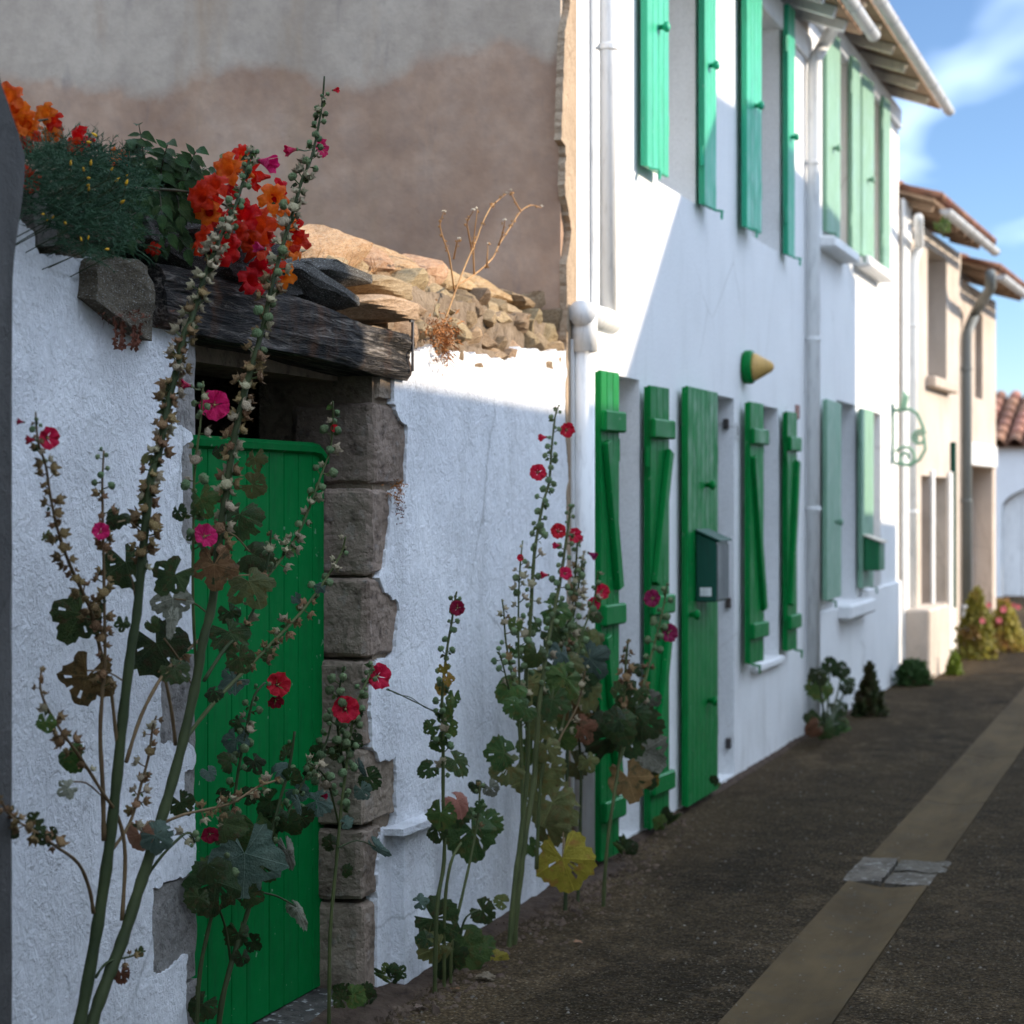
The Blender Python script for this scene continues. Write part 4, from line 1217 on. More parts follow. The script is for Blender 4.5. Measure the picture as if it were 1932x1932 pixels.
H4 = thing('sandy_house', 'farthest sandy house with dark drainpipe and white beam over an opening', 'house', (x4 + .05, 0, 0), fr=FR)
ZT4 = fz(1850, 548)
s4 = (X(1843, 0, FR), X(1857, 0, FR), fz(1850, 752), fz(1850, 590))
g4 = (X(1832, 0, FR), X(1876, 0, FR), .03, fz(1850, 880))
m = MB(); wall_with_holes(m, x4 + .05, x5, -.03, ZT4, [s4, g4], .02, .4); m.build('front_wall', MT['beige2'], H4)
m = MB(); m.box(x4 + .05, x5, 6.5, 6.8, 0, ZT4); m.build('rear_wall', MT['beige2'], H4)
m = MB(); m.box(x5 - .3, x5 - .003, .43, 6.49, 0, ZT4); m.build('end_wall', MT['beige2'], H4)
m = MB(); m.box(s4[0] + .002, s4[1] - .002, .12, .16, s4[2] + .002, s4[3] - .002); m.build('shutter', MT['oldwood'], H4)
m = MB(); m.box(g4[0] - .1, g4[1] + .12, -.02, .019, g4[3] + .003, fz(1850, 838)); m.build('beam', MT['whitepaint'], H4, bevel=.01)
m = MB(); m.box(g4[0] + .002, g4[1] - .002, .35, .39, fz(1850, 940), g4[3] - .002); m.build('recess_panel', MT['oldwood'], H4)
m = MB(); m.box(g4[0] + .002, g4[1] - .002, .25, .29, g4[2], fz(1850, 941)); m.build('gate', MT['beige'], H4, bevel=.01)
eaves(H4, x4 + .06, x5 + .3, ZT4 + .05, .34, .10, .5, 'soffit', .2)
gutter(H4, x4 + .15, x5 + .4, -.39, ZT4 + .03, .058)
xq = X(1822, -.05, FR)
pipe(H4, [(X(1869, -.42, FR), -.42, ZT4 - .05), (X(1862, -.36, FR), -.40, ZT4 - .18), (xq + .35, -.1, ZT4 - .35), (xq, -.06, ZT4 - .6), (xq, -.06, .5)], .055, 'greypipe', clamps=((xq, -.06, 3.0), (xq, -.06, 1.6)))
pipe(H4, [(xq, -.06, .5), (xq, -.06, .04)], .06, 'whitepaint', 'drainpipe_foot')

# the house that closes the view
XF = 36.0
def py_(px, py): return PXP(px, py, XF)
yA, yB = PXP(1870, 945, XF).y + 1.5, -6.0
FH = thing('far_house', 'low white house with brown tiled roof and arched door closing the lane', 'house', (XF, (yA + yB) / 2, 0))
zE, zR = py_(1910, 842).z, py_(1910, 730).z
yd0, yd1 = py_(1889, 945).y, py_(1889, 945).y - 2.3
m = MB(); n = 14
zsp = py_(1910, 960).z
arch = [(yd0, -.02), (yd0, zsp)] + [((yd0 + yd1) / 2 + (yd0 - yd1) / 2 * math.cos(math.pi * i / n), zsp + .45 * math.sin(math.pi * i / n)) for i in range(1, n)] + [(yd1, zsp), (yd1, -.02)]
out = [(yA, -.02), (yA, zE), (yB, zE), (yB, -.02)]
poly = [out[0], out[1], out[2], out[3]] + arch[::-1]
nn = len(poly)
vs = [(XF, a, b) for a, b in poly] + [(XF + .3, a, b) for a, b in poly]
m.add(vs, [tuple(range(nn)), tuple(range(2 * nn - 1, nn - 1, -1))] + [(i, i + nn, (i + 1) % nn + nn, (i + 1) % nn) for i in range(nn)])
m.build('front_wall', MT['facade2'], FH)
k = 7
for i in range(k):
    a, b = yd0 + (yd1 - yd0) * i / k, yd0 + (yd1 - yd0) * (i + 1) / k
    def zt(y): 
        c = (y - (yd0 + yd1) / 2) / ((yd0 - yd1) / 2); return zsp + .45 * math.sqrt(max(0, 1 - c * c)) + .02
    m = MB(); vs = [(XF + .14, a - .006, .02), (XF + .14, b + .006, .02), (XF + .14, b + .006, zt(b)), (XF + .14, a - .006, zt(a))]
    m.add(vs + [(x + .04, y, z) for x, y, z in vs], [(0, 1, 2, 3), (4, 5, 6, 7), (0, 1, 5, 4), (1, 2, 6, 5), (2, 3, 7, 6), (3, 0, 4, 7)]); m.build('door_board', MT['whitepaint'], FH)
m = MB(); m.add([(XF - .15, yA + .1, zE - .02), (XF - .15, yB, zE - .02), (XF + 3.6, yB, zR), (XF + 3.6, yA + .1, zR)], [(0, 1, 2, 3)]); m.build('roof', MT['tile'], FH)
sl = math.atan((zR - zE) / 3.75)
qr = (Euler((0, 0, R(-90))).to_quaternion() @ Euler((sl, 0, 0)).to_quaternion())
roof4 = FH.children[-1]
BIGT = half_tile(.62, .13, .02)
yy = yA
while yy > -3.4:
    for c in range(7):
        xx = XF - .2 + c * .54
        piece('tile', BIGT, roof4, (xx, yy, zE + (xx - XF + .15) * math.tan(sl) + .0 + .015), qr, 1, MT['tile'])
    yy -= .27
m = MB(); m.box(XF + 3.6, XF + 3.9, yB, yA, 0, zR - .05); m.box(XF + .31, XF + 3.59, yA - .3, yA, 0, zE); m.build('rear_wall', MT['facade2'], FH)

# ================================================================== houses across the lane; they stand outside the picture and shade it
W = 5.0
def shadow_to(xs, zs): return xs + SUN_A * W, zs + SUN_B * W
def across(name, label, outline, depth, mat='facade'):
    root = thing(name, label, 'house', (outline[0][0], -W, 0))
    m = MB(); n = len(outline)
    vs = [(x, -W, z) for x, z in outline] + [(x, -W - depth, z) for x, z in outline]
    m.add(vs, [tuple(range(n)), tuple(range(2 * n - 1, n - 1, -1))] + [(i, i + n, (i + 1) % n + n, (i + 1) % n) for i in range(n)])
    m.build('wall', MT[mat], root)
    top = [p for p in outline if p[1] > .5]
    for (a, b) in zip(top, top[1:]):
        if abs(a[0] - b[0]) < .05: continue
        m = MB()
        vs = [(a[0], -W + .0, a[1] + .003), (b[0], -W, b[1] + .003), (b[0], -W - depth, b[1] + .003), (a[0], -W - depth, a[1] + .003)]
        m.add(vs + [(x, y, z + .05) for x, y, z in vs], [(0, 1, 2, 3), (4, 5, 6, 7), (0, 1, 5, 4), (1, 2, 6, 5), (2, 3, 7, 6), (3, 0, 4, 7)])
        m.build('roof', MT['tile'], root)
    x0, x1 = outline[0][0], outline[-1][0]
    for k in range(max(1, int((x1 - x0) / 3))):
        xc = x0 + 1.2 + k * 3
        if xc + 1 > x1: break
        m = MB(); m.box(xc, xc + .9, -W - .02, -W + .03, .05, 2.1); m.build('door', MT['green'], root)
        m = MB(); m.box(xc + 1.2, xc + 1.9, -W - .02, -W + .02, 1.0, 2.0); m.build('window', MT['glass'], root)
    return root
xa1 = shadow_to(6.15, 0)[0]
across('opposite_house', 'tall house across the lane behind the viewer on the right', [(-9, 0), (-9, 3.1 + SUN_B * W), (xa1, 3.1 + SUN_B * W), (xa1, 0)], 6)
xb1, zb1 = shadow_to(11.4, 3.80); xb2 = shadow_to(12.1, 0)[0]; xb3, zb3 = shadow_to(14.4, 3.74); xb4, zb4 = shadow_to(15.5, 3.56); xb5, zb5 = shadow_to(16.62, 3.28)
across('opposite_outbuilding', 'low outbuilding across the lane between two houses', [(xa1 + .01, 0), (xa1 + .01, shadow_to(0, 1.95)[1]), (xb1 - .01, shadow_to(0, 1.89)[1]), (xb1 - .01, 0)], 2.0)
across('opposite_house', 'two storey house across the lane with sagging eaves', [(xb1, 0), (xb1, zb1), (xb2, zb1 + .03), (xb3, zb3), (xb4, zb4), (xb5, zb5), (xb5, 0)], 5.2)
xc1, zc1 = shadow_to(18.98, 1.34)
across('opposite_wall', 'high garden wall across the lane beyond the houses', [(xb5 + .01, 0), (xb5 + .01, zc1 + .08), (xc1, zc1), (xc1, 0)], .4)

# ================================================================== plant kit (all meshes are unit sized and shared)
def leaf_mesh(seed, lobes=5, depth=.34, droop=.35, cup=.15, holes=3, stretch=1.0):
    rnd = random.Random(seed)
    n, rings = 40, 4
    a0 = R(24)
    vs = [(0, 0, 0)]; fs = []
    ph = rnd.uniform(-.12, .12)
    for i in range(n + 1):
        a = a0 + (2 * math.pi - 2 * a0) * i / n            # measured from the notch at the leaf stalk
        lob = abs(math.cos((a - math.pi + ph) * lobes / 2)) ** 1.0
        r = (1 - depth + depth * lob) * (.62 + .38 * math.sin(a / 2) ** 1.2)
        r *= 1 + .05 * math.sin(i * 2.9 + seed) + .05 * rnd.uniform(-1, 1)
        for j in range(1, rings + 1):
            f = j / rings
            x, y = r * f * math.sin(a) * stretch, -r * f * math.cos(a)
            fold = .10 * abs(math.sin((a - math.pi + ph) * lobes / 2)) * f
            z = -droop * (r * f) ** 2 * (1 + .5 * math.cos(a)) + cup * abs(x) - fold + .09 * f * noise.noise(V((x * 2.1, y * 2.1, seed * 3.3))) + .05 * f * f * math.sin(i * 1.7 + seed)
            vs.append((x, y, z))
    for i in range(n):
        b, c = 1 + i * rings, 1 + (i + 1) * rings
        fs.append((0, b, c))
        for j in range(rings - 1):
            fs.append((b + j, b + j + 1, c + j + 1, c + j))
    for _ in range(holes):
        k = rnd.randrange(len(fs))
        if len(fs[k]) == 4: fs.pop(k)
    m = MB(); m.add(vs, fs)
    me = m.mesh('leaf', smooth=True)
    return me
LEAF = [leaf_mesh(1, 5, .17, .30, .10), leaf_mesh(2, 5, .22, .55, .25, 5), leaf_mesh(3, 3, .18, .40, .35, 4), leaf_mesh(4, 7, .15, .75, .05, 6), leaf_mesh(5, 5, .24, .2, .45, 3), leaf_mesh(6, 3, .2, .9, .5, 2), leaf_mesh(7, 5, .3, .5, .15, 5)]
LEAF_NARROW = [leaf_mesh(11, 3, .2, .5, .8, 0, .34), leaf_mesh(12, 3, .3, .9, .9, 0, .42)]
def small_leaf(seed, w=.36, fold=.25, droop=.4, n=7):
    vs = []; fs = []
    for i in range(n + 1):
        f = i / n
        ww = w * math.sin(math.pi * min(1, f * 1.02) ** .75) * (1 + .10 * (i % 2))
        z = -droop * f * f
        vs += [(-ww, f, z + fold * ww), (0, f, z), (ww, f, z + fold * ww)]
    for i in range(n):
        a, b = i * 3, i * 3 + 3
        fs += [(a, a + 1, b + 1, b), (a + 1, a + 2, b + 2, b + 1)]
    m = MB(); m.add(vs, fs)
    return m.mesh('small_leaf', smooth=True)
LEAFLET = [small_leaf(1, .27, .3, .35), small_leaf(2, .30, .5, .6), small_leaf(3, .24, .2, .15)]
BRACT = [small_leaf(4, .36, .3, .5, 4), small_leaf(5, .3, .4, .2, 4)]

def pod_mesh(seed, dry=True):
    m = MB(); rnd = random.Random(seed)
    if dry:
        m.lathe([(.18, 0), (.85, .12), (1.0, .42), (.8, .72), (.35, .84)], (0, 0, 0), (0, 0, 1), 9)
        for k in range(5):
            a = 2 * math.pi * k / 5 + rnd.uniform(-.2, .2); c, s = math.cos(a), math.sin(a)
            o = rnd.uniform(.9, 1.5)
            m.add([(.75 * c - .42 * s, .75 * s + .42 * c, .35), (.75 * c + .42 * s, .75 * s - .42 * c, .35), (1.15 * c - .3 * s, 1.15 * s + .3 * c, .7), (1.15 * c + .3 * s, 1.15 * s - .3 * c, .7), (o * c, o * s, 1.35 + rnd.uniform(-.3, .3))],
                  [(0, 1, 3, 2), (2, 3, 4)])
    else:
        m.lathe([(.2, 0), (.8, .25), (.98, .65), (.8, 1.1), (.35, 1.45), (.04, 1.75)], (0, 0, 0), (0, 0, 1), 9)
        for k in range(5):
            a = 2 * math.pi * k / 5; c, s = math.cos(a), math.sin(a)
            m.add([(.85 * c - .4 * s, .85 * s + .4 * c, .3), (.85 * c + .4 * s, .85 * s - .4 * c, .3), (1.06 * c, 1.06 * s, .85), (.5 * c, .5 * s, 1.6)], [(0, 1, 2), (0, 2, 3), (1, 3, 2)])
    for i, p in enumerate(m.v):
        m.v[i] = p + noise.noise_vector(p * 1.3 + V((seed, 0, 0))) * .14
    return m.mesh('seed_pod', smooth=True)
POD_DRY = [pod_mesh(s, True) for s in range(4)]
POD_GREEN = [pod_mesh(s + 9, False) for s in range(3)]

def flower_mesh(seed, bell=False):
    rnd = random.Random(seed); m = MB()
    nu, nv = 7, 6
    for k in range(5):
        base = 2 * math.pi * k / 5 + rnd.uniform(-.1, .1)
        lift = .035 * (k % 2) + rnd.uniform(-.03, .03)
        vs = []
        for j in range(nv + 1):
            f = j / nv
            for i in range(nu + 1):
                u = i / nu * 2 - 1
                a = base + u * (.86 if not bell else .80) * (.55 + .45 * f)
                if bell:
                    r = (.16 + .50 * f ** 1.6) * (1 - .08 * u * u)
                    z = 1.25 * f - .10 * u * u * f + .1 * f ** 4 * math.sin(u * 5 + k)
                else:
                    r = (.06 + .96 * f) * (1 - .16 * u * u * f)
                    z = .68 * f ** .8 - .22 * f ** 3 + .17 * f * f * math.sin(u * 6.5 + k * 2 + seed) + .07 * f ** 3 * math.sin(u * 15 + k) + lift * f
                r *= 1 + .05 * f * math.sin(u * 9 + k)
                vs.append((r * math.cos(a), r * math.sin(a), z))
        w = nu + 1
        m.add(vs, [(j * w + i, j * w + i + 1, (j + 1) * w + i + 1, (j + 1) * w + i) for j in range(nv) for i in range(nu)])
    return m.mesh('flower', smooth=True)
FLOWER = [flower_mesh(1), flower_mesh(2), flower_mesh(3)]
BELL = [flower_mesh(5, True), flower_mesh(6, True)]
m = MB(); m.lathe([(.03, .05), (.06, .18), (.07, .32), (.03, .40)], (0, 0, 0), (0, 0, 1), 7)
STAMEN = m.mesh('stamen', smooth=True)
m = MB(); m.lathe([(.08, -.22), (.20, -.14), (.24, -.04), (.18, .02)], (0, 0, 0), (0, 0, 1), 8)
CALYX = m.mesh('calyx', smooth=True)

def trumpet_mesh(seed):
    rnd = random.Random(seed); m = MB(); n = 30
    prof = [(.12, -1.45), (.16, -1.2), (.26, -.8), (.36, -.35), (.46, -.05)]
    rows = []
    for (r, z) in prof:
        rows.append([(r * math.cos(2 * math.pi * k / n), r * math.sin(2 * math.pi * k / n), z) for k in range(n)])
    for f in (.35, .7, 1.0):
        row = []
        for k in range(n):
            a = 2 * math.pi * k / n
            lob = abs(math.cos(a * 2.5)) ** .5
            r = .46 + (.60 * (.35 + .65 * lob)) * f * (1 + .12 * math.sin(a * 11 + seed) * f)
            z = .10 * f - .34 * f * f * lob + .14 * f * math.sin(a * 7 + seed) + .08 * f * math.sin(a * 13) + .1 * f * noise.noise(V((a * 1.3, seed, f)))
            row.append((r * math.cos(a), r * math.sin(a), z))
        rows.append(row)
    vs = [p for row in rows for p in row]
    m.add(vs, [(i * n + k, i * n + (k + 1) % n, (i + 1) * n + (k + 1) % n, (i + 1) * n + k) for i in range(len(rows) - 1) for k in range(n)])
    return m.mesh('trumpet_flower', smooth=True)
TRUMPET = [trumpet_mesh(s) for s in (1, 2, 3)]

def quat_axes(tip, nrm):
    y = V(tip).normalized(); z = V(nrm); z = z - y * z.dot(y)
    z = z.normalized() if z.length > 1e-4 else y.orthogonal().normalized()
    x = y.cross(z)
    return Matrix((x, y, z)).transposed().to_quaternion()
def quat_dir(d, roll=0.0):
    q = V(d).normalized().to_track_quat('Z', 'Y')
    return q @ Euler((0, 0, roll)).to_quaternion()
SCR_R = V((SS, -CC, 0)); TOCAM = V((-CC, -SS, 0))        # across the view to the right, and back to the viewer's side
def smooth_path(pts, k=4):
    if len(pts) < 3: return pts
    out = []
    for i in range(len(pts) - 1):
        p0, p1, p2, p3 = pts[max(i - 1, 0)], pts[i], pts[i + 1], pts[min(i + 2, len(pts) - 1)]
        for j in range(k):
            t = j / k
            out.append(.5 * ((2 * p1) + (p2 - p0) * t + (2 * p0 - 5 * p1 + 4 * p2 - p3) * t * t + (3 * p1 - p0 - 3 * p2 + p3) * t ** 3))
    out.append(pts[-1])
    return out

class Plant:
    def __init__(self, name, label, base_px, y, cat='plant', group=None, seed=1, ground=True):
        b = P(base_px[0], base_px[1], y)
        if ground: b.z = 0
        self.root = thing(name, label, cat, b, group)
        self.y = y; self.r = random.Random(seed); self.stems = []
        self.small = MB(); self.small_mat = 'stem'
    def at(self, px, py, dy=0.0): return P(px, py, self.y + dy)
    def stem(self, pts, r0, r1, mat='stem', dy=0.0, pods=None, foot=False, bumps=True):
        """pts in pixels; r0, r1 radii in pixels; dy how far the tip leans out of the plane"""
        n = len(pts)
        q = [P(a, b, self.y + dy * i / max(1, n - 1)) for i, (a, b) in enumerate(pts)]
        if foot: q[0].z = min(q[0].z, -.01)
        if foot and q[0].z > -.01: q.insert(0, V((q[0].x, q[0].y, -.02)))
        w = smooth_path(q, 4)
        rad = []
        for i in range(len(w)):
            f = i / (len(w) - 1)
            rr = (r0 + (r1 - r0) * f ** .85) * unit(pts[min(n - 1, int(f * n))][0], self.y)
            rad.append(rr * (1 + (.10 * math.sin(i * 2.3) if bumps else 0)))
        MB().tube(w, rad, 7).build('stem', MT[mat], self.root, smooth=True)
        if pods: self.pods(w, *pods)
        return w
    def pods(self, w, f0, f1, step, size, kinds, bract=.35, spread=1.0):
        """seed pods set alternately along a path; step and size in pixels"""
        seg = [(w[i + 1] - w[i]).length for i in range(len(w) - 1)]
        tot = sum(seg); d = tot * f0; u = unit(500, self.y) if False else None
        k = 0
        twigs = MB()
        while d < tot * f1:
            acc = 0; i = 0
            while i < len(seg) - 1 and acc + seg[i] < d: acc += seg[i]; i += 1
            t = (w[i + 1] - w[i]).normalized()
            p = w[i] + t * (d - acc)
            un = (p - V((0, CAMY, CAMH))).length / FPX
            ang = k * 2.4 + self.r.uniform(-.5, .5)
            s1 = t.cross(TOCAM).normalized(); s2 = t.cross(s1)
            out = (s1 * math.cos(ang) + s2 * math.sin(ang)).normalized()
            fr = d / tot
            kind = kinds(fr) if callable(kinds) else kinds
            kk = self.r.choice(kind)
            sz = size * un * self.r.uniform(.6, 1.2) * (1 if fr < .85 else 1 - .5 * (fr - .85) / .15)
            off = sz * self.r.uniform(1.0, 1.9) * spread
            dirn = (out + t * self.r.uniform(.1, .9) + V((0, 0, self.r.uniform(-.3, .3)))).normalized()
            me = self.r.choice(POD_GREEN if kk == 'g' else POD_DRY)
            piece('seed_pod', me, self.root, p + dirn * off, quat_dir(dirn, self.r.uniform(0, 6)), sz, MT[{'g': 'pod_green', 'd': 'pod_dry', 't': 'pod_tan'}[kk]])
            twigs.tube([p, p + dirn * off * .6 - V((0, 0, sz * .1)), p + dirn * (off + .1 * sz)], [sz * .16, sz * .13, sz * .2], 4)
            if self.r.random() < bract:
                self.leaf3(p + out * sz * .5, (out + V((0, 0, self.r.uniform(-1.0, .4)))), size * un * self.r.uniform(.9, 1.8), self.r.choice('gd' if kk != 'd' else 'db'), BRACT)
            d += step * un * self.r.choice((.35, .6, 1.0, 1.5, 1.7)); k += 1
        if twigs.v: tag(twigs.build('pedicel', MT['stem_b' if 'd' in kind else 'stem'], self.root), kind='stuff')
    def leaf3(self, p, tip, size, kind, pool=None, nrm=None):
        if nrm is None: nrm = TOCAM * self.r.uniform(.2, 1) + V((self.r.uniform(-.5, .5), self.r.uniform(-.6, .2), self.r.uniform(.0, .9)))
        return piece('leaf', self.r.choice(pool or LEAF), self.root, p, quat_axes(tip, nrm), size, MT['leaf_' + kind])
    def leaf(self, px, py, r, kind='g', tip=None, dy=None, frm=None, narrow=False, flat=None):
        """a leaf whose blade is centred at px, py; tip = screen angle in degrees (0 right, -90 down)"""
        if dy is None: dy = self.r.uniform(-.09, .05)
        if tip is None: tip = self.r.uniform(-150, -30)
        a = R(tip)
        un = unit(px, self.y + dy)
        td = SCR_R * math.cos(a) + V((0, 0, math.sin(a))) + TOCAM * self.r.uniform(-.15, .45)
        c = self.at(px, py, dy)
        size = r * un * 1.42
        p = c - td.normalized() * size * .25
        nrm = TOCAM + SCR_R * self.r.uniform(-.8, .8) + V((0, 0, self.r.uniform(-.1, .8)))
        o = self.leaf3(p, td, size, kind, LEAF_NARROW if narrow else None, nrm)
        if frm is not None:
            q = self.at(frm[0], frm[1], dy * .3)
            mid = (p + q) / 2 + V((0, 0, .12 * (p - q).length))
            MB().tube(smooth_path([q, mid, p], 3), [1.9 * un, 1.5 * un, 1.3 * un, 1.2 * un, 1.2 * un, 1.2 * un, 1.2 * un], 5).build('petiole', MT['stem_b' if kind in 'bcyw' else 'stem_d'], self.root)
        return o
    def flower(self, px, py, r, col, face=(0, 0), bell=False, dy=-.05, frm=None):
        """face: (right, up) lean of the open side; 0, 0 looks back at the viewer"""
        un = unit(px, self.y + dy)
        d = TOCAM * (1 - .6 * min(1, abs(face[0]) + abs(face[1]))) + SCR_R * face[0] + V((0, 0, face[1]))
        d.normalize()
        p = self.at(px, py, dy)
        sc = r * un
        if bell: p = p - d * sc * .6
        else: p = p - d * sc * .2
        q = quat_dir(d, self.r.uniform(0, 6))
        o = piece('flower', self.r.choice(BELL if bell else FLOWER), self.root, p, q, sc * (1.15 if bell else 1.0), MT['pet_' + col])
        for me, mt in ((STAMEN, 'stamen'), (CALYX, 'pod_green')):
            c = bpy.data.objects.new(me.name.split('.')[0], me); COL.objects.link(c); c.parent = o
            if len(me.materials) == 0: me.materials.append(MT[mt])
        if frm is not None:
            q0 = self.at(frm[0], frm[1]); MB().tube([q0, (q0 + p) / 2 + V((0, 0, -.004)), p - d * sc * .1], [1.6 * un, 1.5 * un, 2 * un], 5).build('pedicel', MT['stem'], self.root)
        return o
DRY_UP = lambda f: 'dddt' if f < .62 else ('dtg' if f < .8 else 'gggt')
GRN_UP = lambda f: 'dtg' if f < .35 else ('tggg' if f < .7 else 'g')

# ================================================================== tall hollyhock in front of the door, left
h = Plant('hollyhock', 'tallest hollyhock with two thick stems in front of the left whitewashed wall', (160, 2300), -.20, seed=3)
A = h.stem([(95, 2290), (122, 2060), (150, 1932), (178, 1780), (200, 1640), (217, 1500), (232, 1350), (247, 1225), (258, 1158), (270, 1032), (284, 906), (299, 856), (313, 780), (335, 690), (346, 636), (364, 594), (382, 533), (400, 486), (418, 443), (432, 418), (446, 382), (464, 324), (476, 276)],
           14.5, 2.2, 'stem_d', -.04, (.56, 1.0, 6.6, 10.5, lambda f: 'ddddt' if f < .78 else ('dtt' if f < .88 else 'ttg')), foot=True)
B = h.stem([(125, 2290), (150, 2040), (173, 1932), (202, 1848), (230, 1776), (259, 1686), (288, 1596), (317, 1502), (346, 1394), (371, 1279), (382, 1212), (400, 1140), (410, 1050), (419, 978), (428, 924), (437, 852), (448, 798), (461, 740), (472, 701), (482, 668), (497, 612), (508, 562), (522, 504), (536, 454), (554, 396), (569, 342), (587, 299), (598, 252), (608, 194), (612, 144)],
           14.5, 1.6, 'stem_d', -.08, (.54, .985, 8.2, 10.0, lambda f: 'dddt' if f < .72 else ('dttg' if f < .82 else ('ttg' if f < .9 else 'gggt'))), foot=True)
h.stem([(196, 1586), (194, 1488), (189, 1380), (196, 1272), (198, 1230), (196, 1086), (194, 978), (193, 906), (196, 850)], 5, 1.8, 'stem_b', -.05, (.40, 1, 12, 8.5, lambda f: 'd' if f < .9 else 'g'))
h.stem([(197, 1262), (173, 1158), (155, 1115), (130, 1061), (108, 996), (95, 935), (86, 877), (72, 834), (67, 778)], 4.2, 1.8, 'stem_b', -.06, (.12, 1, 11, 8.5, lambda f: 'd' if f < .8 else 'dtg'))
h.stem([(223, 1424), (216, 1360), (209, 1294)], 4, 3, 'stem_b', -.02)
h.stem([(238, 1438), (266, 1351), (306, 1276), (342, 1237), (382, 1203)], 4, 3, 'stem_b', .02, (.5, .8, 30, 9, 'd'))
h.stem([(331, 1405), (324, 1344), (313, 1287)], 4, 3, 'stem_b', -.03)
h.stem([(176, 1722), (169, 1679), (148, 1629), (104, 1596), (65, 1568), (22, 1542), (2, 1510)], 4, 2.0, 'stem_b', -.08, (.5, 1, 15, 9, 'd'))
h.stem([(230, 1737), (236, 1614), (223, 1542), (194, 1496), (155, 1434), (119, 1384), (90, 1337), (76, 1298), (79, 1258)], 4.2, 2.0, 'stem_b', -.04, (.55, 1, 15, 9, 'ddt'))
h.stem([(211, 1604), (245, 1553), (266, 1481), (281, 1424), (288, 1373), (295, 1351)], 3.6, 1.8, 'stem_b', -.05, (.25, 1, 13, 8.5, 'dt'))
h.stem([(270, 1665), (306, 1614), (353, 1571), (368, 1590)], 3.2, 2.2, 'stem_d', -.06, (.75, 1.2, 9, 8.5, 'tg'))
h.stem([(306, 1553), (353, 1535), (432, 1517), (486, 1485), (530, 1470)], 3.2, 1.8, 'stem_b', -.10, (.3, 1, 13, 9, 'dt'))
h.stem([(180, 1845), (202, 1816), (245, 1805), (274, 1794)], 3, 1.6, 'stem_d', -.03, (.6, 1, 16, 7, 'd'))
h.stem([(385, 1284), (425, 1223), (461, 1266 - 80), (490, 1120), (505, 1060), (512, 1000)], 4, 1.8, 'stem_d', -.04, (.3, 1, 20, 8, 'dtg'))
h.stem([(345, 1400), (400, 1330), (461, 1266), (511, 1216), (562, 1162), (594, 1122), (619, 1086), (644, 1043), (652, 1012)], 4.5, 1.6, 'stem', -.10, (.3, 1, 13, 8.5, lambda f: 'dt' if f < .75 else 'tg'))
h.stem([(470, 1130), (529, 1057), (562, 1007), (583, 960), (605, 899), (623, 848), (628, 798), (628, 757)], 2.8, 1.6, 'stem', -.06, (.25, 1, 12, 9, lambda f: 't' if f < .45 else 'tgg'))
h.stem([(372, 1290), (364, 1140), (365, 978), (367, 888), (378, 798), (383, 719)], 3.4, 1.8, 'stem', -.05, (.45, 1, 17, 9.5, 'tgg'))
for a in [(276, 862, 13, 'o'), (481, 870, 20, 'o'), (412, 853, 13, 'd'), (381, 950, 29, 'g'), (450, 982, 34, 'd'), (337, 969, 15, 'd'), (241, 1073, 38, 'd', -70), (322, 1093, 35, 'd', -130), (404, 1078, 37, 'b', -90),
          (486, 1050, 32, 'd', -20), (475, 1108, 40, 'o', -60), (220, 978, 20, 'd', -120), (232, 1180, 14, 'd'), (288, 1180, 14, 'd'), (144, 1172, 45, 'd', -120), (302, 1228, 50, 'd', -60),
          (335, 1266, 26, 'd', -40), (160, 1290, 46, 'b', -110), (439, 1201, 35, 'd', -50), (454, 1248, 24, 'd', -70), (437, 1288, 27, 's', -150), (483, 917, 22, 'o', -20), (506, 1236, 12, 'g'), (86, 1012, 11, 'o'),
          (86, 1367, 17, 'g', -90), (133, 1432, 25, 'g', -60), (124, 1490, 17, 'w', -150), (63, 1549, 15, 'd'), (23, 1569, 13, 'd'), (76, 1578, 17, 'd'), (98, 1573, 12, 'd'), (263, 1583, 26, 'c', -90), (300, 1582, 27, 's', -40),
          (344, 1520, 22, 'd', -60), (262, 1797, 9, 'g'), (229, 1841, 15, 'b'), (401, 1308, 15, 'd'), (560, 1130, 10, 's'), (603, 1110, 10, 's'), (436, 1160, 20, 'd'), (368, 1012, 14, 'd')]:
    h.leaf(a[0], a[1], a[2], a[3], a[4] if len(a) > 4 else None)
h.leaf(326, 1140, 34, 'w', -85, narrow=False); h.leaf(322, 1175, 30, 'w', -95, narrow=True)
for fp, fe in (((262, 1000), (222, 985)), ((255, 1130), (245, 1085)), ((240, 1290), (165, 1265)), ((365, 1300), (310, 1205)), ((405, 1110), (470, 1085)), ((418, 1000), (470, 1040)), ((395, 1160), (330, 1130)), ((300, 1555), (268, 1562)), ((190, 1500), (135, 1475))):
    a, b = h.at(*fp), h.at(fe[0], fe[1], -.03); un = unit(fp[0], h.y)
    MB().tube(smooth_path([a, (a + b) / 2 + V((0, 0, .012)), b], 3), 1.7 * un, 5).build('petiole', MT['stem_b'], h.root)
h.flower(405, 764, 29, 'magenta', (.12, -.05), frm=(384, 770)); h.flower(352, 727, 15, 'red', (-.8, .1), True, frm=(378, 735)); h.flower(90, 826, 22, 'red', (.55, -.1), frm=(73, 825))
h.flower(60, 830, 12, 'crimson', (-.9, 0), True); h.flower(190, 1003, 17, 'magenta', (.2, .2)); h.flower(386, 1012, 24, 'magenta', (.4, .3)); h.flower(500, 306, 24, 'magenta', (.8, -.25), True, frm=(478, 290))
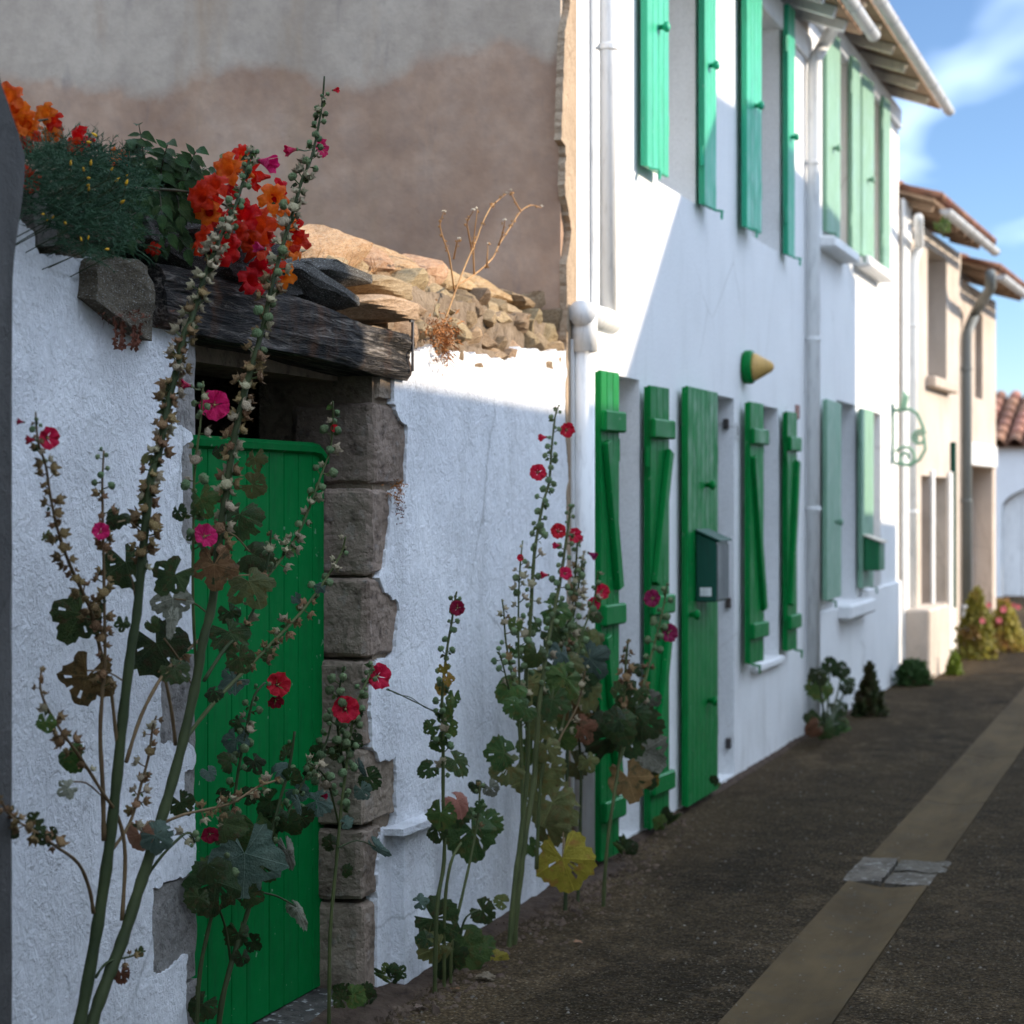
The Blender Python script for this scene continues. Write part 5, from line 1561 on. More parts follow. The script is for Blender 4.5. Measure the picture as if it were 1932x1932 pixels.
h.flower(551, 283, 15, 'magenta', (-.9, -.2), True, frm=(590, 282)); h.flower(604, 279, 19, 'magenta', (.75, .1), frm=(592, 285)); h.flower(632, 170, 8, 'red', (.9, 0), True); h.flower(40, 796, 9, 'crimson', (-.9, .1), True); h.flower(492, 468, 14, 'magenta', (-.7, .1), True)
h.flower(628, 808, 10, 'red', (.4, 0), True)

# ---- darker hollyhock against the door
h2 = Plant('hollyhock', 'dark leafy hollyhock growing right in front of the green garden door', (414, 1990), -.03, seed=7)
h2.stem([(408, 1985), (414, 1920), (436, 1819), (461, 1740), (479, 1682), (505, 1600), (525, 1520), (545, 1450), (556, 1380)], 7, 2.5, 'stem_d', -.05, (.7, 1, 20, 8, 'g'), foot=True)
h2.stem([(370, 1985), (374, 1866), (392, 1758), (410, 1690), (428, 1600), (440, 1524), (450, 1452), (464, 1380), (479, 1315), (500, 1288)], 5, 2.2, 'stem_d', -.05, (.55, 1, 14, 8.5, 'ggt'), foot=True)
h2.stem([(436, 1819), (425, 1750), (412, 1712)], 3, 2, 'stem_d'); h2.stem([(479, 1682), (520, 1690), (558, 1710)], 2.4, 1.6, 'stem_d')
h2.stem([(505, 1600), (540, 1540), (575, 1470), (612, 1410), (628, 1350)], 3, 1.8, 'stem_d', -.04, (.3, 1, 13, 8.5, 'g'))
for a in [(448, 1363, 15, 'd', 170), (443, 1402, 23, 's', -100), (430, 1434, 18, 'd', 140), (482, 1441, 20, 'd', -60), (432, 1556, 30, 'd', 0), (482, 1571, 38, 'g', -80), (504, 1517, 24, 'd', -140), (461, 1632, 62, 's', -90),
          (407, 1682, 50, 'd', -90), (529, 1452, 20, 's', 30), (565, 1492, 20, 's', -30), (605, 1513, 25, 's', -10), (518, 1549, 26, 'd', -100), (551, 1466, 18, 'd', 60), (450, 1769, 22, 'd', -90), (390, 1640, 24, 'd', -100),
          (378, 1902, 26, 'd', -120), (362, 1880, 18, 'g', 160), (548, 1560, 22, 'd', -60), (540, 1420, 14, 'd', 90), (575, 1540, 18, 'd', 20), (598, 1420, 16, 'd', 150), (474, 1690, 24, 'd', -30), (420, 1500, 14, 'd', 10), (500, 1640, 26, 'd', -40),
          (585, 1450, 14, 'd', 0), (470, 1500, 16, 'd', 40), (456, 1810, 15, 'd', -90), (480, 1780, 16, 'd', -30), (395, 1460, 14, 's', -60), (372, 1700, 22, 'd', -110)]:
    h2.leaf(*a)
h2.leaf(544, 1614, 30, 'w', -75, narrow=True); h2.leaf(564, 1722, 30, 'w', -55, narrow=True); h2.leaf(562, 1518, 20, 's', -70, narrow=True)
h2.flower(524, 1292, 24, 'red', (.35, .15), frm=(503, 1295)); h2.flower(520, 1322, 16, 'crimson', (.2, -.5)); h2.flower(396, 1574, 17, 'crimson', (.2, -.2)); h2.flower(610, 1502, 8, 'crimson', (.8, 0), True)

# ---- thin one at the stone jamb
h3 = Plant('hollyhock', 'thin single-stemmed hollyhock with red flowers before the stone jamb', (621, 1900), -.16, seed=9)
h3.stem([(620, 1905), (621, 1877), (623, 1758), (634, 1632), (644, 1524), (655, 1434), (662, 1380), (672, 1330), (690, 1290), (704, 1255)], 4.5, 2.0, 'stem', -.05, (.62, 1, 11, 8.0, 'g'), foot=True)
h3.stem([(652, 1460), (640, 1400), (636, 1340), (642, 1290), (650, 1256)], 3, 1.8, 'stem_d', -.05, (.1, 1, 11, 8.5, 'g'))
h3.stem([(640, 1560), (620, 1480), (600, 1450), (582, 1440)], 2.4, 1.6, 'stem_d', -.03, (.4, 1, 11, 8.5, 'tg'))
for a in [(700, 1471, 20, 'd', -45), (684, 1494, 16, 's', -60), (622, 1590, 14, 'd', 140), (655, 1550, 12, 's', 20), (672, 1400, 14, 'd', -40), (630, 1420, 13, 'd', 160), (668, 1350, 14, 'd', -100), (652, 1640, 12, 'd', 20)]:
    h3.leaf(*a)
h3.leaf(716, 1604, 24, 's', -40, narrow=True, frm=(638, 1600)); h3.leaf(680, 1450, 18, 's', -60, narrow=True)
h3.flower(652, 1338, 26, 'red', (.15, .1), frm=(660, 1360)); h3.flower(713, 1276, 25, 'red', (.45, .05), frm=(690, 1290))
h3.leaf(650, 1870, 18, 'd', 30); h3.leaf(672, 1880, 20, 'g', -20); h3.leaf(640, 1884, 15, 'd', 150); h3.leaf(690, 1868, 14, 'd', 40)

# ---- single spire in front of the middle of the wall
h4 = Plant('hollyhock', 'slender hollyhock with one dark red flower at mid wall', (840, 1810), -.17, seed=12)
h4.stem([(820, 1800), (824, 1716), (838, 1622), (836, 1503), (836, 1395), (834, 1323), (838, 1269), (845, 1215), (852, 1175), (859, 1128), (862, 1116)], 5, 1.6, 'stem', -.03, (.55, 1, 10.5, 7.5, lambda f: 'tg' if f < .7 else 'g'), foot=True)
h4.stem([(838, 1800), (839, 1713), (850, 1630), (870, 1590)], 4.5, 2.5, 'stem', -.04, foot=True)
h4.stem([(850, 1815), (853, 1775), (870, 1699), (890, 1609), (902, 1540), (906, 1480)], 4.2, 1.8, 'stem', -.02, (.8, 1, 12, 7, 'dg'), foot=True)
h4.stem([(868, 1762), (880, 1730), (905, 1716)], 2.4, 1.6, 'stem_d', -.04)
for a in [(812, 1373, 14, 'g', -150), (834, 1300, 13, 'y', -90), (841, 1350, 16, 'g', -40), (857, 1320, 15, 'g', -90), (852, 1374, 16, 'g', -60), (825, 1402, 17, 'g', -80), (863, 1441, 26, 'g', -50), (805, 1452, 18, 'd', -150),
          (866, 1517, 24, 'c', -60), (830, 1542, 26, 'g', -100), (866, 1535, 24, 'd', -10), (895, 1580, 46, 'g', -70), (924, 1555, 24, 'g', -30), (823, 1571, 20, 'd', -90), (845, 1283, 12, 'y'), (838, 1262, 10, 'y'),
          (828, 1741, 40, 'd', -30), (820, 1789, 32, 'o', -150), (881, 1794, 42, 'g', -20), (915, 1789, 26, 'g', -20), (940, 1812, 20, 'y', -40), (839, 1828, 20, 'd', -90), (905, 1524, 12, 'g'), (926, 1490, 15, 'w', -60), (898, 1484, 12, 'd'),
          (915, 1722, 22, 'd', -40), (796, 1700, 14, 's', 10), (858, 1808, 24, 'd', -60), (800, 1770, 16, 'd', 170)]:
    h4.leaf(*a, dy=h4.r.uniform(-.06, .04))
h4.flower(863, 1147, 15, 'crimson', (-.1, .05)); h4.leaf(848, 1330, 18, 'g', -85, narrow=True)

# ---- the big clump by the drainpipe
h5 = Plant('hollyhock', 'bushy hollyhock clump with many red flowers beside the drainpipe', (975, 1745), -.18, seed=15)
h5.stem([(968, 1748), (971, 1738), (982, 1643), (993, 1559), (1007, 1475), (1012, 1400), (1018, 1323), (1032, 1222), (1044, 1161), (1058, 1089), (1066, 1035), (1075, 970), (1078, 956)], 9, 1.7, 'stem', -.03, (.55, 1, 9, 7.0, GRN_UP), foot=True)
h5.stem([(960, 1745), (972, 1660), (985, 1560), (996, 1431), (992, 1287), (1000, 1179), (1006, 1071), (1012, 1017), (1025, 948), (1036, 910), (1040, 853), (1047, 789), (1053, 768)], 6, 1.6, 'stem', -.02, (.42, 1, 9.5, 7.5, GRN_UP), foot=True)
h5.stem([(985, 1560), (984, 1400), (980, 1287), (978, 1179), (980, 1089), (986, 1020)], 3, 1.4, 'stem', .0, (.35, 1, 13, 7.0, 'gtg'))
h5.stem([(985, 1470), (975, 1330), (955, 1215), (951, 1161), (947, 1130)], 2.6, 1.4, 'stem', .02, (.45, 1, 10, 6.5, 'dtg'))
h5.stem([(960, 1300), (945, 1240), (938, 1230)], 2, 1.4, 'stem', .0, (.3, 1, 15, 7, 'g'))
h5.stem([(1020, 1480), (1040, 1350), (1064, 1251), (1082, 1161), (1097, 1071), (1102, 1040)], 3.4, 1.5, 'stem', -.05, (.3, 1, 7.5, 7.0, lambda f: 'dtt' if f < .5 else 'tgg'))
h5.stem([(1020, 1430), (1050, 1300), (1075, 1180), (1085, 1090), (1090, 1010)], 3.2, 1.5, 'stem', -.06, (.3, 1, 8, 7.0, 'ttgd'))
h5.stem([(1050, 1420), (1080, 1280), (1097, 1200), (1118, 1143), (1126, 1100), (1128, 1078)], 3, 1.4, 'stem', -.08, (.4, 1, 11, 6.5, 'gt'))
h5.stem([(1066, 1700), (1070, 1575), (1070, 1431), (1078, 1330)], 5, 3, 'stem_d', .03, foot=True); h5.stem([(1090, 1690), (1094, 1600), (1096, 1450), (1090, 1380)], 4, 2.6, 'stem_d', .04, foot=True)
h5.stem([(1012, 1640), (1018, 1500), (1030, 1390), (1046, 1290)], 4, 2, 'stem', -.02); h5.stem([(1040, 1432), (1060, 1386), (1090, 1330), (1105, 1260)], 2.5, 1.5, 'stem_b', -.07, (.3, 1, 12, 6.5, 't'))
for a in [(942, 1420, 28, 'g', 170), (950, 1449, 30, 'o', -160), (1007, 1478, 36, 'o', -80), (1053, 1525, 46, 'o', -45), (1032, 1564, 34, 'o', -80), (1090, 1446, 24, 'o', -50), (960, 1300, 26, 'g', -140), (1000, 1300, 30, 'o', -60),
          (1056, 1150, 26, 'g', -20), (1046, 1200, 26, 'd', -40), (1085, 1205, 30, 'g', -60), (1104, 1226, 36, 'o', -40), (1120, 1252, 34, 's', -50), (1090, 1280, 36, 'd', -80), (1062, 1290, 34, 'g', -120), (1110, 1310, 34, 'o', -70),
          (1078, 1330, 34, 'b', -90), (1040, 1330, 30, 'd', -100), (1050, 1265, 28, 'g', -60), (1010, 1240, 22, 'g', -110), (970, 1180, 13, 'g', -120), (975, 1230, 14, 'g', -60), (1062, 1390, 30, 'g', -40), (1020, 1370, 28, 'o', -130),
          (1100, 1380, 26, 'b', -60), (1128, 1210, 20, 'o', -60), (1000, 1420, 26, 'g', -120), (1040, 1460, 28, 'o', -80), (1118, 1360, 26, 'd', -80), (985, 1340, 22, 'g', -150), (1058, 1240, 24, 's', -100), (944, 1700, 13, 'o', 160), (1080, 1250, 24, 'o', -30),
          (1030, 1280, 24, 'g', -60), (970, 1330, 20, 'g', -170), (1126, 1160, 14, 'd', -60), (1012, 1180, 14, 'g', -60), (1002, 1600, 16, 'g'), (1110, 1440, 18, 'o', -70), (1034, 1415, 22, 'o')]:
    h5.leaf(*a)
h5.leaf(1066, 1636, 50, 'y', -75, dy=-.10, frm=(1064, 1560))
for f in [(1015, 891, 16, 'red', (0, 0)), (1069, 811, 15, 'red', (.3, -.1)), (1053, 1002, 15, 'red', (.1, .1)), (1083, 1010, 15, 'red', (.5, 0)), (1066, 1082, 13, 'red', (.3, .2)), (1135, 1116, 15, 'red', (.3, 0)), (1121, 1139, 13, 'red', (-.1, 0))]:
    h5.flower(*f)
for f in [(1026, 825, 10, 'red', (-.8, -.1)), (1052, 1029, 9, 'red', (-.8, 0)), (1029, 1085, 10, 'red', (-.95, 0)), (1116, 1046, 11, 'plum', (.8, -.4)), (984, 1052, 9, 'red', (-.3, 0)), (1090, 1015, 10, 'red', (.8, -.3))]:
    h5.flower(*f, bell=True)

# ---- the last one before the green shutters
h6 = Plant('hollyhock', 'hollyhock with plum flowers in front of the leftmost tall green shutters', (1140, 1690), -.30, seed=21)
h6.stem([(1138, 1692), (1142, 1640), (1150, 1560), (1169, 1431), (1176, 1341), (1181, 1251), (1185, 1206)], 4.5, 2.2, 'stem', -.03, (.62, 1, 8, 8, 'd'), foot=True)
h6.stem([(1165, 1450), (1194, 1359), (1216, 1287), (1230, 1233), (1244, 1179), (1255, 1128), (1257, 1106)], 3.4, 1.5, 'stem', -.04, (.25, 1, 12, 7.5, lambda f: 'dt' if f < .6 else 'g'))
for a in [(1144, 1395, 38, 'd', -150), (1172, 1376, 30, 'd', -60), (1196, 1310, 22, 'd', -120), (1222, 1366, 30, 'd', -20), (1190, 1400, 30, 'd', -60), (1233, 1322, 16, 'w', -40), (1225, 1425, 36, 'w', -40), (1188, 1478, 36, 'b', -70),
          (1217, 1467, 26, 'd', -50), (1160, 1355, 22, 'd', 160), (1208, 1345, 20, 'd', 0), (1176, 1330, 20, 'd', 120), (1226, 1470, 18, 'y', -50), (1165, 1300, 14, 'd', 100), (1202, 1262, 12, 'd', 170)]:
    h6.leaf(*a)
h6.flower(1232, 1129, 17, 'plum', (-.35, .1)); h6.flower(1261, 1194, 18, 'plum', (.35, .05))

# ================================================================== orange trumpet vine over the wall
tv = Plant('trumpet_vine', 'trumpet vine with orange and scarlet flowers sprawling over the wall top', (180, 470), .05, 'vine', seed=5, ground=False)
S1 = tv.stem([(40, 430), (90, 380), (150, 350), (205, 356), (260, 356), (330, 359), (375, 367), (420, 385), (450, 402)], 4.0, 2.0, 'vinestem', -.12)
S2 = tv.stem([(140, 440), (200, 425), (255, 418), (310, 420), (345, 432), (378, 452), (400, 440), (430, 432), (470, 440)], 4.0, 2.0, 'vinestem', -.10)
tv.stem([(30, 420), (32, 340), (40, 280), (60, 235), (90, 225)], 4, 2, 'vinestem', -.05)
tv.stem([(330, 425), (345, 455), (358, 470), (368, 478), (380, 470)], 2.4, 1.4, 'vinestem', -.1); tv.stem([(395, 375), (420, 345), (428, 330), (424, 310)], 2.2, 1.2, 'vinestem', -.1)
tv.stem([(430, 400), (455, 390), (480, 395), (500, 385), (520, 380)], 2.0, 1.2, 'vinestem', -.12); tv.stem([(470, 440), (490, 460), (500, 500), (520, 520)], 2.4, 1.3, 'vinestem', -.1); tv.stem([(470, 440), (510, 425), (545, 415), (560, 440)], 2.4, 1.3, 'vinestem', -.1)
def compound(pl, base, tip, dy, n=4, ls=30, mat='leaf_vine'):
    a, b = pl.at(base[0], base[1], dy * .3), pl.at(tip[0], tip[1], dy)
    un = unit(tip[0], pl.y)
    mid = (a + b) / 2 + V((0, 0, .10 * (b - a).length))
    w = smooth_path([a, mid, b], 6)
    o = MB().tube(w, [2.0 * un * (1 - .6 * i / (len(w) - 1)) for i in range(len(w))], 5)
    lf = o.build('leaf', MT['vinestem'], pl.root)
    r = pl.r
    for k in range(n):
        f = .22 + .72 * k / n
        i = int(f * (len(w) - 1)); t = (w[i + 1] - w[i]).normalized()
        for s in (-1, 1):
            sd = t.cross(TOCAM + V((0, 0, .3))).normalized() * s
            d = sd * .9 + t * .55 + V((0, 0, -.45)) + TOCAM * r.uniform(-.2, .5)
            piece('leaflet', r.choice(LEAFLET), lf, w[i], quat_axes(d, TOCAM + V((r.uniform(-.3, .3), r.uniform(-.5, .1), r.uniform(.2, 1.0)))), ls * un * r.uniform(.8, 1.15), MT[mat])
    piece('leaflet', LEAFLET[0], lf, w[-1], quat_axes((w[-1] - w[-2]) + V((0, 0, -.004)), TOCAM + V((0, 0, .5))), ls * un * 1.1, MT[mat])
for (b_, t_, dy) in [((276, 350), (262, 236), -.06), ((262, 300), (250, 262), -.08), ((300, 345), (318, 268), -.08), ((345, 352), (372, 282), -.09), ((360, 380), (400, 400), -.1), ((318, 425), (352, 470), -.1), ((300, 358), (330, 300), -.06), ((250, 356), (236, 300), -.03), ((330, 359), (362, 300), -.05), ((340, 360), (392, 318), -.06), ((290, 357), (300, 300), -.02), ((310, 358), (350, 340), -.08),
                     ((270, 356), (262, 400), -.08), ((300, 358), (305, 405), -.09), ((330, 359), (340, 408), -.08), ((355, 364), (372, 410), -.07), ((240, 360), (228, 390), -.06), ((255, 418), (250, 452), -.08), ((285, 419), (292, 462), -.08),
                     ((310, 420), (312, 458), -.07), ((300, 420), (335, 402), -.05), ((330, 425), (372, 405), -.06), ((345, 432), (386, 420), -.05), ((265, 418), (275, 385), -.02), ((230, 422), (215, 405), -.04), ((210, 357), (200, 310), -.02), ((180, 352), (170, 300), -.02), ((225, 357), (205, 340), -.06),
                     ((250, 418), (240, 440), -.02), ((285, 356), (320, 320), -.03), ((322, 358), (300, 330), -.07), ((350, 362), (380, 345), -.04), ((275, 420), (320, 440), -.10), ((262, 357), (285, 330), -.06)]:
    compound(tv, b_, t_, dy, 5, 30)
def trumpet(pl, px, py, r, col, face, dy):
    un = unit(px, pl.y + dy)
    d = (TOCAM * (1 - .55 * min(1, abs(face[0]) + abs(face[1]))) + SCR_R * face[0] + V((0, 0, face[1]))).normalized()
    p = pl.at(px, py, dy)
    piece('flower', pl.r.choice(TRUMPET), pl.root, p, quat_dir(d, pl.r.uniform(0, 6)), r * un, MT['pet_' + col])
for (px, py, r, col) in [(16, 180, 26, 'orange'), (24, 205, 26, 'orange'), (34, 228, 28, 'orange'), (52, 235, 22, 'orange'), (46, 256, 26, 'scarlet'), (34, 268, 24, 'scarlet'), (84, 212, 20, 'orange'), (100, 228, 18, 'scarlet'), (92, 246, 20, 'orange'), (104, 252, 16, 'orange'),
                         (148, 264, 24, 'scarlet'), (30, 325, 20, 'scarlet'), (52, 338, 22, 'scarlet'), (62, 350, 16, 'scarlet'), (222, 298, 20, 'orange'), (212, 292, 13, 'orange'), (20, 245, 26, 'orange'), (140, 275, 15, 'scarlet'),
                         (428, 318, 28, 'orange'), (448, 312, 24, 'orange'), (458, 288, 18, 'scarlet'), (476, 334, 24, 'scarlet'), (402, 348, 26, 'scarlet'), (377, 370, 27, 'scarlet'), (396, 388, 22, 'scarlet'), (392, 402, 22, 'orange'), (516, 372, 26, 'orange'), (528, 360, 20, 'scarlet'), (460, 404, 28, 'scarlet'),
                         (486, 425, 32, 'scarlet'), (378, 450, 28, 'scarlet'), (430, 470, 30, 'scarlet'), (448, 440, 20, 'scarlet'), (487, 462, 29, 'scarlet'), (540, 412, 22, 'orange'), (552, 432, 20, 'scarlet'), (560, 452, 24, 'scarlet'), (552, 470, 20, 'orange'), (492, 500, 26, 'scarlet'), (512, 506, 26, 'scarlet'),
                         (478, 528, 27, 'scarlet'), (534, 520, 22, 'orange'), (284, 462, 15, 'scarlet'), (290, 470, 12, 'scarlet'), (412, 410, 18, 'scarlet'), (440, 360, 14, 'scarlet'), (470, 452, 20, 'scarlet'), (500, 445, 20, 'scarlet')]:
    trumpet(tv, px, py, r * 1.15, col, (tv.r.uniform(-.7, .7), tv.r.uniform(-.4, .5)), -.16 if px > 300 else tv.r.uniform(-.1, .0))
for (px, py) in [(418, 300), (505, 385), (560, 400), (470, 470), (445, 480), (360, 470), (475, 400), (540, 395)]:
    d = V((tv.r.uniform(-1, 1), tv.r.uniform(-1, .2), tv.r.uniform(-.2, 1))); un = unit(px, 0)
    piece('bud', LEAFLET[2], tv.root, tv.at(px, py, -.12), quat_axes(d, TOCAM), 22 * un, MT['leaf_o'])

# feathery poppies in front of the vine
cp = Plant('poppy_plant', 'feathery mound of poppies with yellow buds on the wall top', (130, 480), .02, seed=31, ground=False)
def feather_mound(pl, n=1700):
    m = MB(); r = pl.r
    for i in range(n):
        while True:
            px, py = r.uniform(40, 262), r.uniform(262, 492)
            top = 272 + .0022 * (px - 130) ** 2
            low = 395 + .75 * max(0, px - 50) * (1 if px < 120 else 0) + (95 if px >= 120 else 0) - max(0, px - 215) * .6
            if top < py < low: break
        dy = r.uniform(-.16, .20)
        p = pl.at(px, py, dy)
        un = unit(px, pl.y)
        ang = r.uniform(-.6, 3.5)
        d = (SCR_R * math.cos(ang) * 1.1 + V((0, 0, math.sin(ang) * .8)) + TOCAM * r.uniform(-.2, .9)).normalized()
        L = r.uniform(26, 62) * un
        seg = 5; pts = []
        q = p.copy()
        for k in range(seg + 1):
            pts.append(q.copy()); q = q + d * (L / seg); d = (d + V((0, 0, -.12)) + V((r.uniform(-.1, .1), r.uniform(-.1, .1), 0))).normalized()
        m.tube(pts, [.9 * un, .85 * un, .8 * un, .7 * un, .5 * un, .25 * un], 3, cap=False)
        for k in range(1, seg + 1):
            for s in range(4):
                t = (pts[k] - pts[k - 1]).normalized()
                e = (t.cross(V((r.uniform(-1, 1), r.uniform(-1, 1), r.uniform(-1, 1)))).normalized() + t * r.uniform(.4, 1.3)).normalized()
                l = r.uniform(7, 15) * un; w = t.cross(e).normalized() * .75 * un
                b = pts[k - 1].lerp(pts[k], r.random())
                m.add([b - w, b + w, b + e * l * .6 + w * .7, b + e * l], [(0, 1, 2), (0, 2, 3)])
    m.build('foliage', MT['feather'], pl.root)
feather_mound(cp)
m = MB(); m.lathe([(.05, 0), (.34, .15), (.42, .7), (.30, 1.3), (.06, 1.9)], (0, 0, 0), (0, 0, 1), 8); BUD = m.mesh('bud', smooth=True)
for (px, py, s) in [(183, 257, 9), (164, 268, 9), (133, 312, 7), (158, 322, 8), (171, 312, 8), (165, 336, 8), (164, 350, 7), (167, 360, 7), (217, 342, 9), (237, 350, 9), (209, 322, 6), (228, 383, 9), (124, 422, 8), (84, 404, 5), (98, 412, 5), (88, 416, 4), (154, 455, 6), (166, 452, 6), (206, 470, 7), (238, 332, 4)]:
    d = SCR_R * cp.r.uniform(-.7, .7) + V((0, 0, cp.r.uniform(-.2, 1))) + TOCAM * .5
    un = unit(px, 0)
    q = cp.at(px, py, -.18)
    piece('bud', BUD, cp.root, q, quat_dir(d), s * .75 * un, MT['pet_yellow'])
    MB().tube([q, q - V(d).normalized() * 12 * un - V((0, 0, 8 * un)), q + V((0, .1, -.06))], 1.0 * un, 4).build('stalk', MT['stem_d'], cp.root)

# ================================================================== dry things on the wall
dw = Plant('dried_weed', 'tall dried brown weed sprouting from the rubble top of the wall', (835, 616), .0, 'weed', seed=41, ground=False)
def z4(a, b): return (541 + .32 * a, 309 + .32 * b)
for pts in ([(920, 960), (990, 760), (1060, 580), (1110, 470), (1150, 360), (1200, 260), (1240, 220), (1290, 180)], [(990, 760), (960, 560), (940, 490), (910, 400), (905, 340), (925, 290)], [(1090, 500), (1070, 400), (1065, 340), (1100, 280)], [(1105, 650), (1100, 500), (1110, 380), (1125, 270)],
            [(1000, 720), (1110, 650), (1210, 560), (1250, 480), (1320, 370), (1380, 280), (1440, 245), (1500, 258)], [(1180, 610), (1185, 480)], [(1250, 480), (1275, 400), (1285, 340)], [(1380, 280), (1350, 230), (1320, 165)], [(985, 560), (1005, 460), (1015, 450)]):
    w = dw.stem([z4(*p) for p in pts], 1.9, .8, 'straw', dw.r.uniform(-.1, .06), bumps=False)
    for k in range(max(4, len(w) // 2)):
        p = w[int(len(w) * (.35 + .64 * dw.r.random())) - 1]; un = unit(900, 0)
        d = V((dw.r.uniform(-1, 1), dw.r.uniform(-1, 1), dw.r.uniform(-.4, 1))).normalized()
        piece('seed_head', dw.r.choice(POD_DRY), dw.root, p + d * 3 * un, quat_dir(d), dw.r.uniform(1.6, 3.0) * un, MT['straw'])
    for k in range(3):
        d = V((dw.r.uniform(-1, 1), dw.r.uniform(-1, 1), 1)).normalized()
        piece('seed_down', dw.r.choice(POD_DRY), dw.root, w[-1] + d * .006, quat_dir(d), 2.2 * unit(900, 0), MT['down'])
def tuft(pl, c, n, L, spread, mat, name='tuft', y=-.02, down=.4, width=1.2):
    m = MB(); r = pl.r
    for i in range(n):
        px, py = c[0] + r.gauss(0, spread[0]), c[1] + r.gauss(0, spread[1])
        un = unit(px, y); p = P(px, py, y + r.uniform(-.03, .03))
        d = V((r.uniform(-1, 1), r.uniform(-1, .3), r.uniform(-1, 1) - down)).normalized(); q = p + d * L * un * r.uniform(.4, 1) ; w = d.orthogonal().normalized() * width * un
        mid = (p + q) / 2 + V((r.uniform(-1, 1), r.uniform(-1, 0), r.uniform(-1, 1))) * 3 * un
        m.add([p - w, p + w, mid + w, q, mid - w], [(0, 1, 2, 4), (4, 2, 3)])
    return tag(m.build(name, MT[mat], pl.root), kind='stuff')
tuft(dw, (836, 628), 260, 20, (13, 16), 'rust'); tuft(dw, (838, 665), 120, 18, (8, 16), 'rust'); tuft(dw, (812, 622), 60, 16, (12, 5), 'rust')
dg = Plant('dry_grass', 'dry straw grass standing behind the orange flowers on the wall', (590, 540), .12, 'grass', seed=43, ground=False)
for k in range(46):
    x0 = dg.r.uniform(560, 720); y0 = 545 + (x0 - 560) * .12
    dg.stem([(x0, y0), (x0 + dg.r.uniform(-6, 10), y0 - dg.r.uniform(14, 40)), (x0 + dg.r.uniform(-8, 34), y0 - dg.r.uniform(30, 85))], 1.1, .4, 'straw', dg.r.uniform(-.12, .1), bumps=False)
tuft(dg, (610, 540), 120, 26, (36, 9), 'straw', y=.08, down=-.6, width=.8)
ws = Plant('withered_sprig', 'withered red brown sprig hanging below the corner rock', (228, 600), -.03, 'plant', seed=44, ground=False)
for x0, x1 in ((212, 216), (230, 224), (246, 248), (262, 256), (220, 232)):
    w = ws.stem([(x0, 592), ((x0 + x1) / 2 + 4, 622), (x1, 655)], 2.0, 1.2, 'redbrown', -.03)
    for p in w[3:]:
        for k in range(4):
            d = V((ws.r.uniform(-1, 1), ws.r.uniform(-1, .2), ws.r.uniform(-1, .6)))
            piece('leaf', BRACT[0], ws.root, p, quat_axes(d, TOCAM), ws.r.uniform(6, 11) * unit(230, 0), MT['redbrown'])
tuft(ws, (236, 596), 90, 16, (26, 6), 'redbrown', y=-.05)
jm = Plant('dry_moss', 'rust brown dry moss clinging beside the stone jamb', (748, 930), -.01, 'moss', seed=45, ground=False)
tuft(jm, (748, 928), 150, 12, (8, 12), 'rust', y=-.015); tuft(jm, (752, 962), 40, 10, (5, 12), 'redbrown', y=-.012)
wr = Plant('garden_wire', 'thin green wire fixed to the whitewashed wall', (770, 1320), -.02, 'wire', seed=46, ground=False)
wr.stem([(729, 1301), (745, 1306), (770, 1318), (795, 1330), (818, 1342)], 1.3, 1.1, 'stem_d', -.12, bumps=False); wr.stem([(731, 1299), (750, 1310), (775, 1316), (800, 1334), (818, 1340)], .9, .8, 'stem_d', -.12, bumps=False)

# ================================================================== low plants along the fronts
def clump(name, label, base, y, leaves, seed, stems=True, mat='stem_d'):
    c = Plant(name, label, base, y, seed=seed)
    for a in leaves:
        if stems: c.stem([(base[0] + c.r.uniform(-6, 6), base[1]), ((base[0] + a[0]) / 2 + c.r.uniform(-4, 4), (base[1] + a[1]) / 2 - 6), (a[0], a[1])], 2.4, 1.6, mat, c.r.uniform(-.05, .05))
        c.leaf(*a)
    return c
clump('young_hollyhock', 'young round-leaved plant at the foot of the joining drainpipe', (1560, 1378), -.22, [(1542, 1270, 17, 'd', 180), (1566, 1258, 18, 'd', 90), (1590, 1262, 16, 'd', 0), (1548, 1300, 24, 'g', -90), (1604, 1284, 13, 'd', -40), (1586, 1335, 17, 'd', -50), (1548, 1362, 24, 'd', -90),
      (1570, 1370, 24, 'd', -80), (1588, 1366, 18, 'g', -30), (1536, 1376, 16, 'b', -150), (1558, 1378, 18, 'd', -60), (1598, 1300, 12, 'd', -60)], 51)
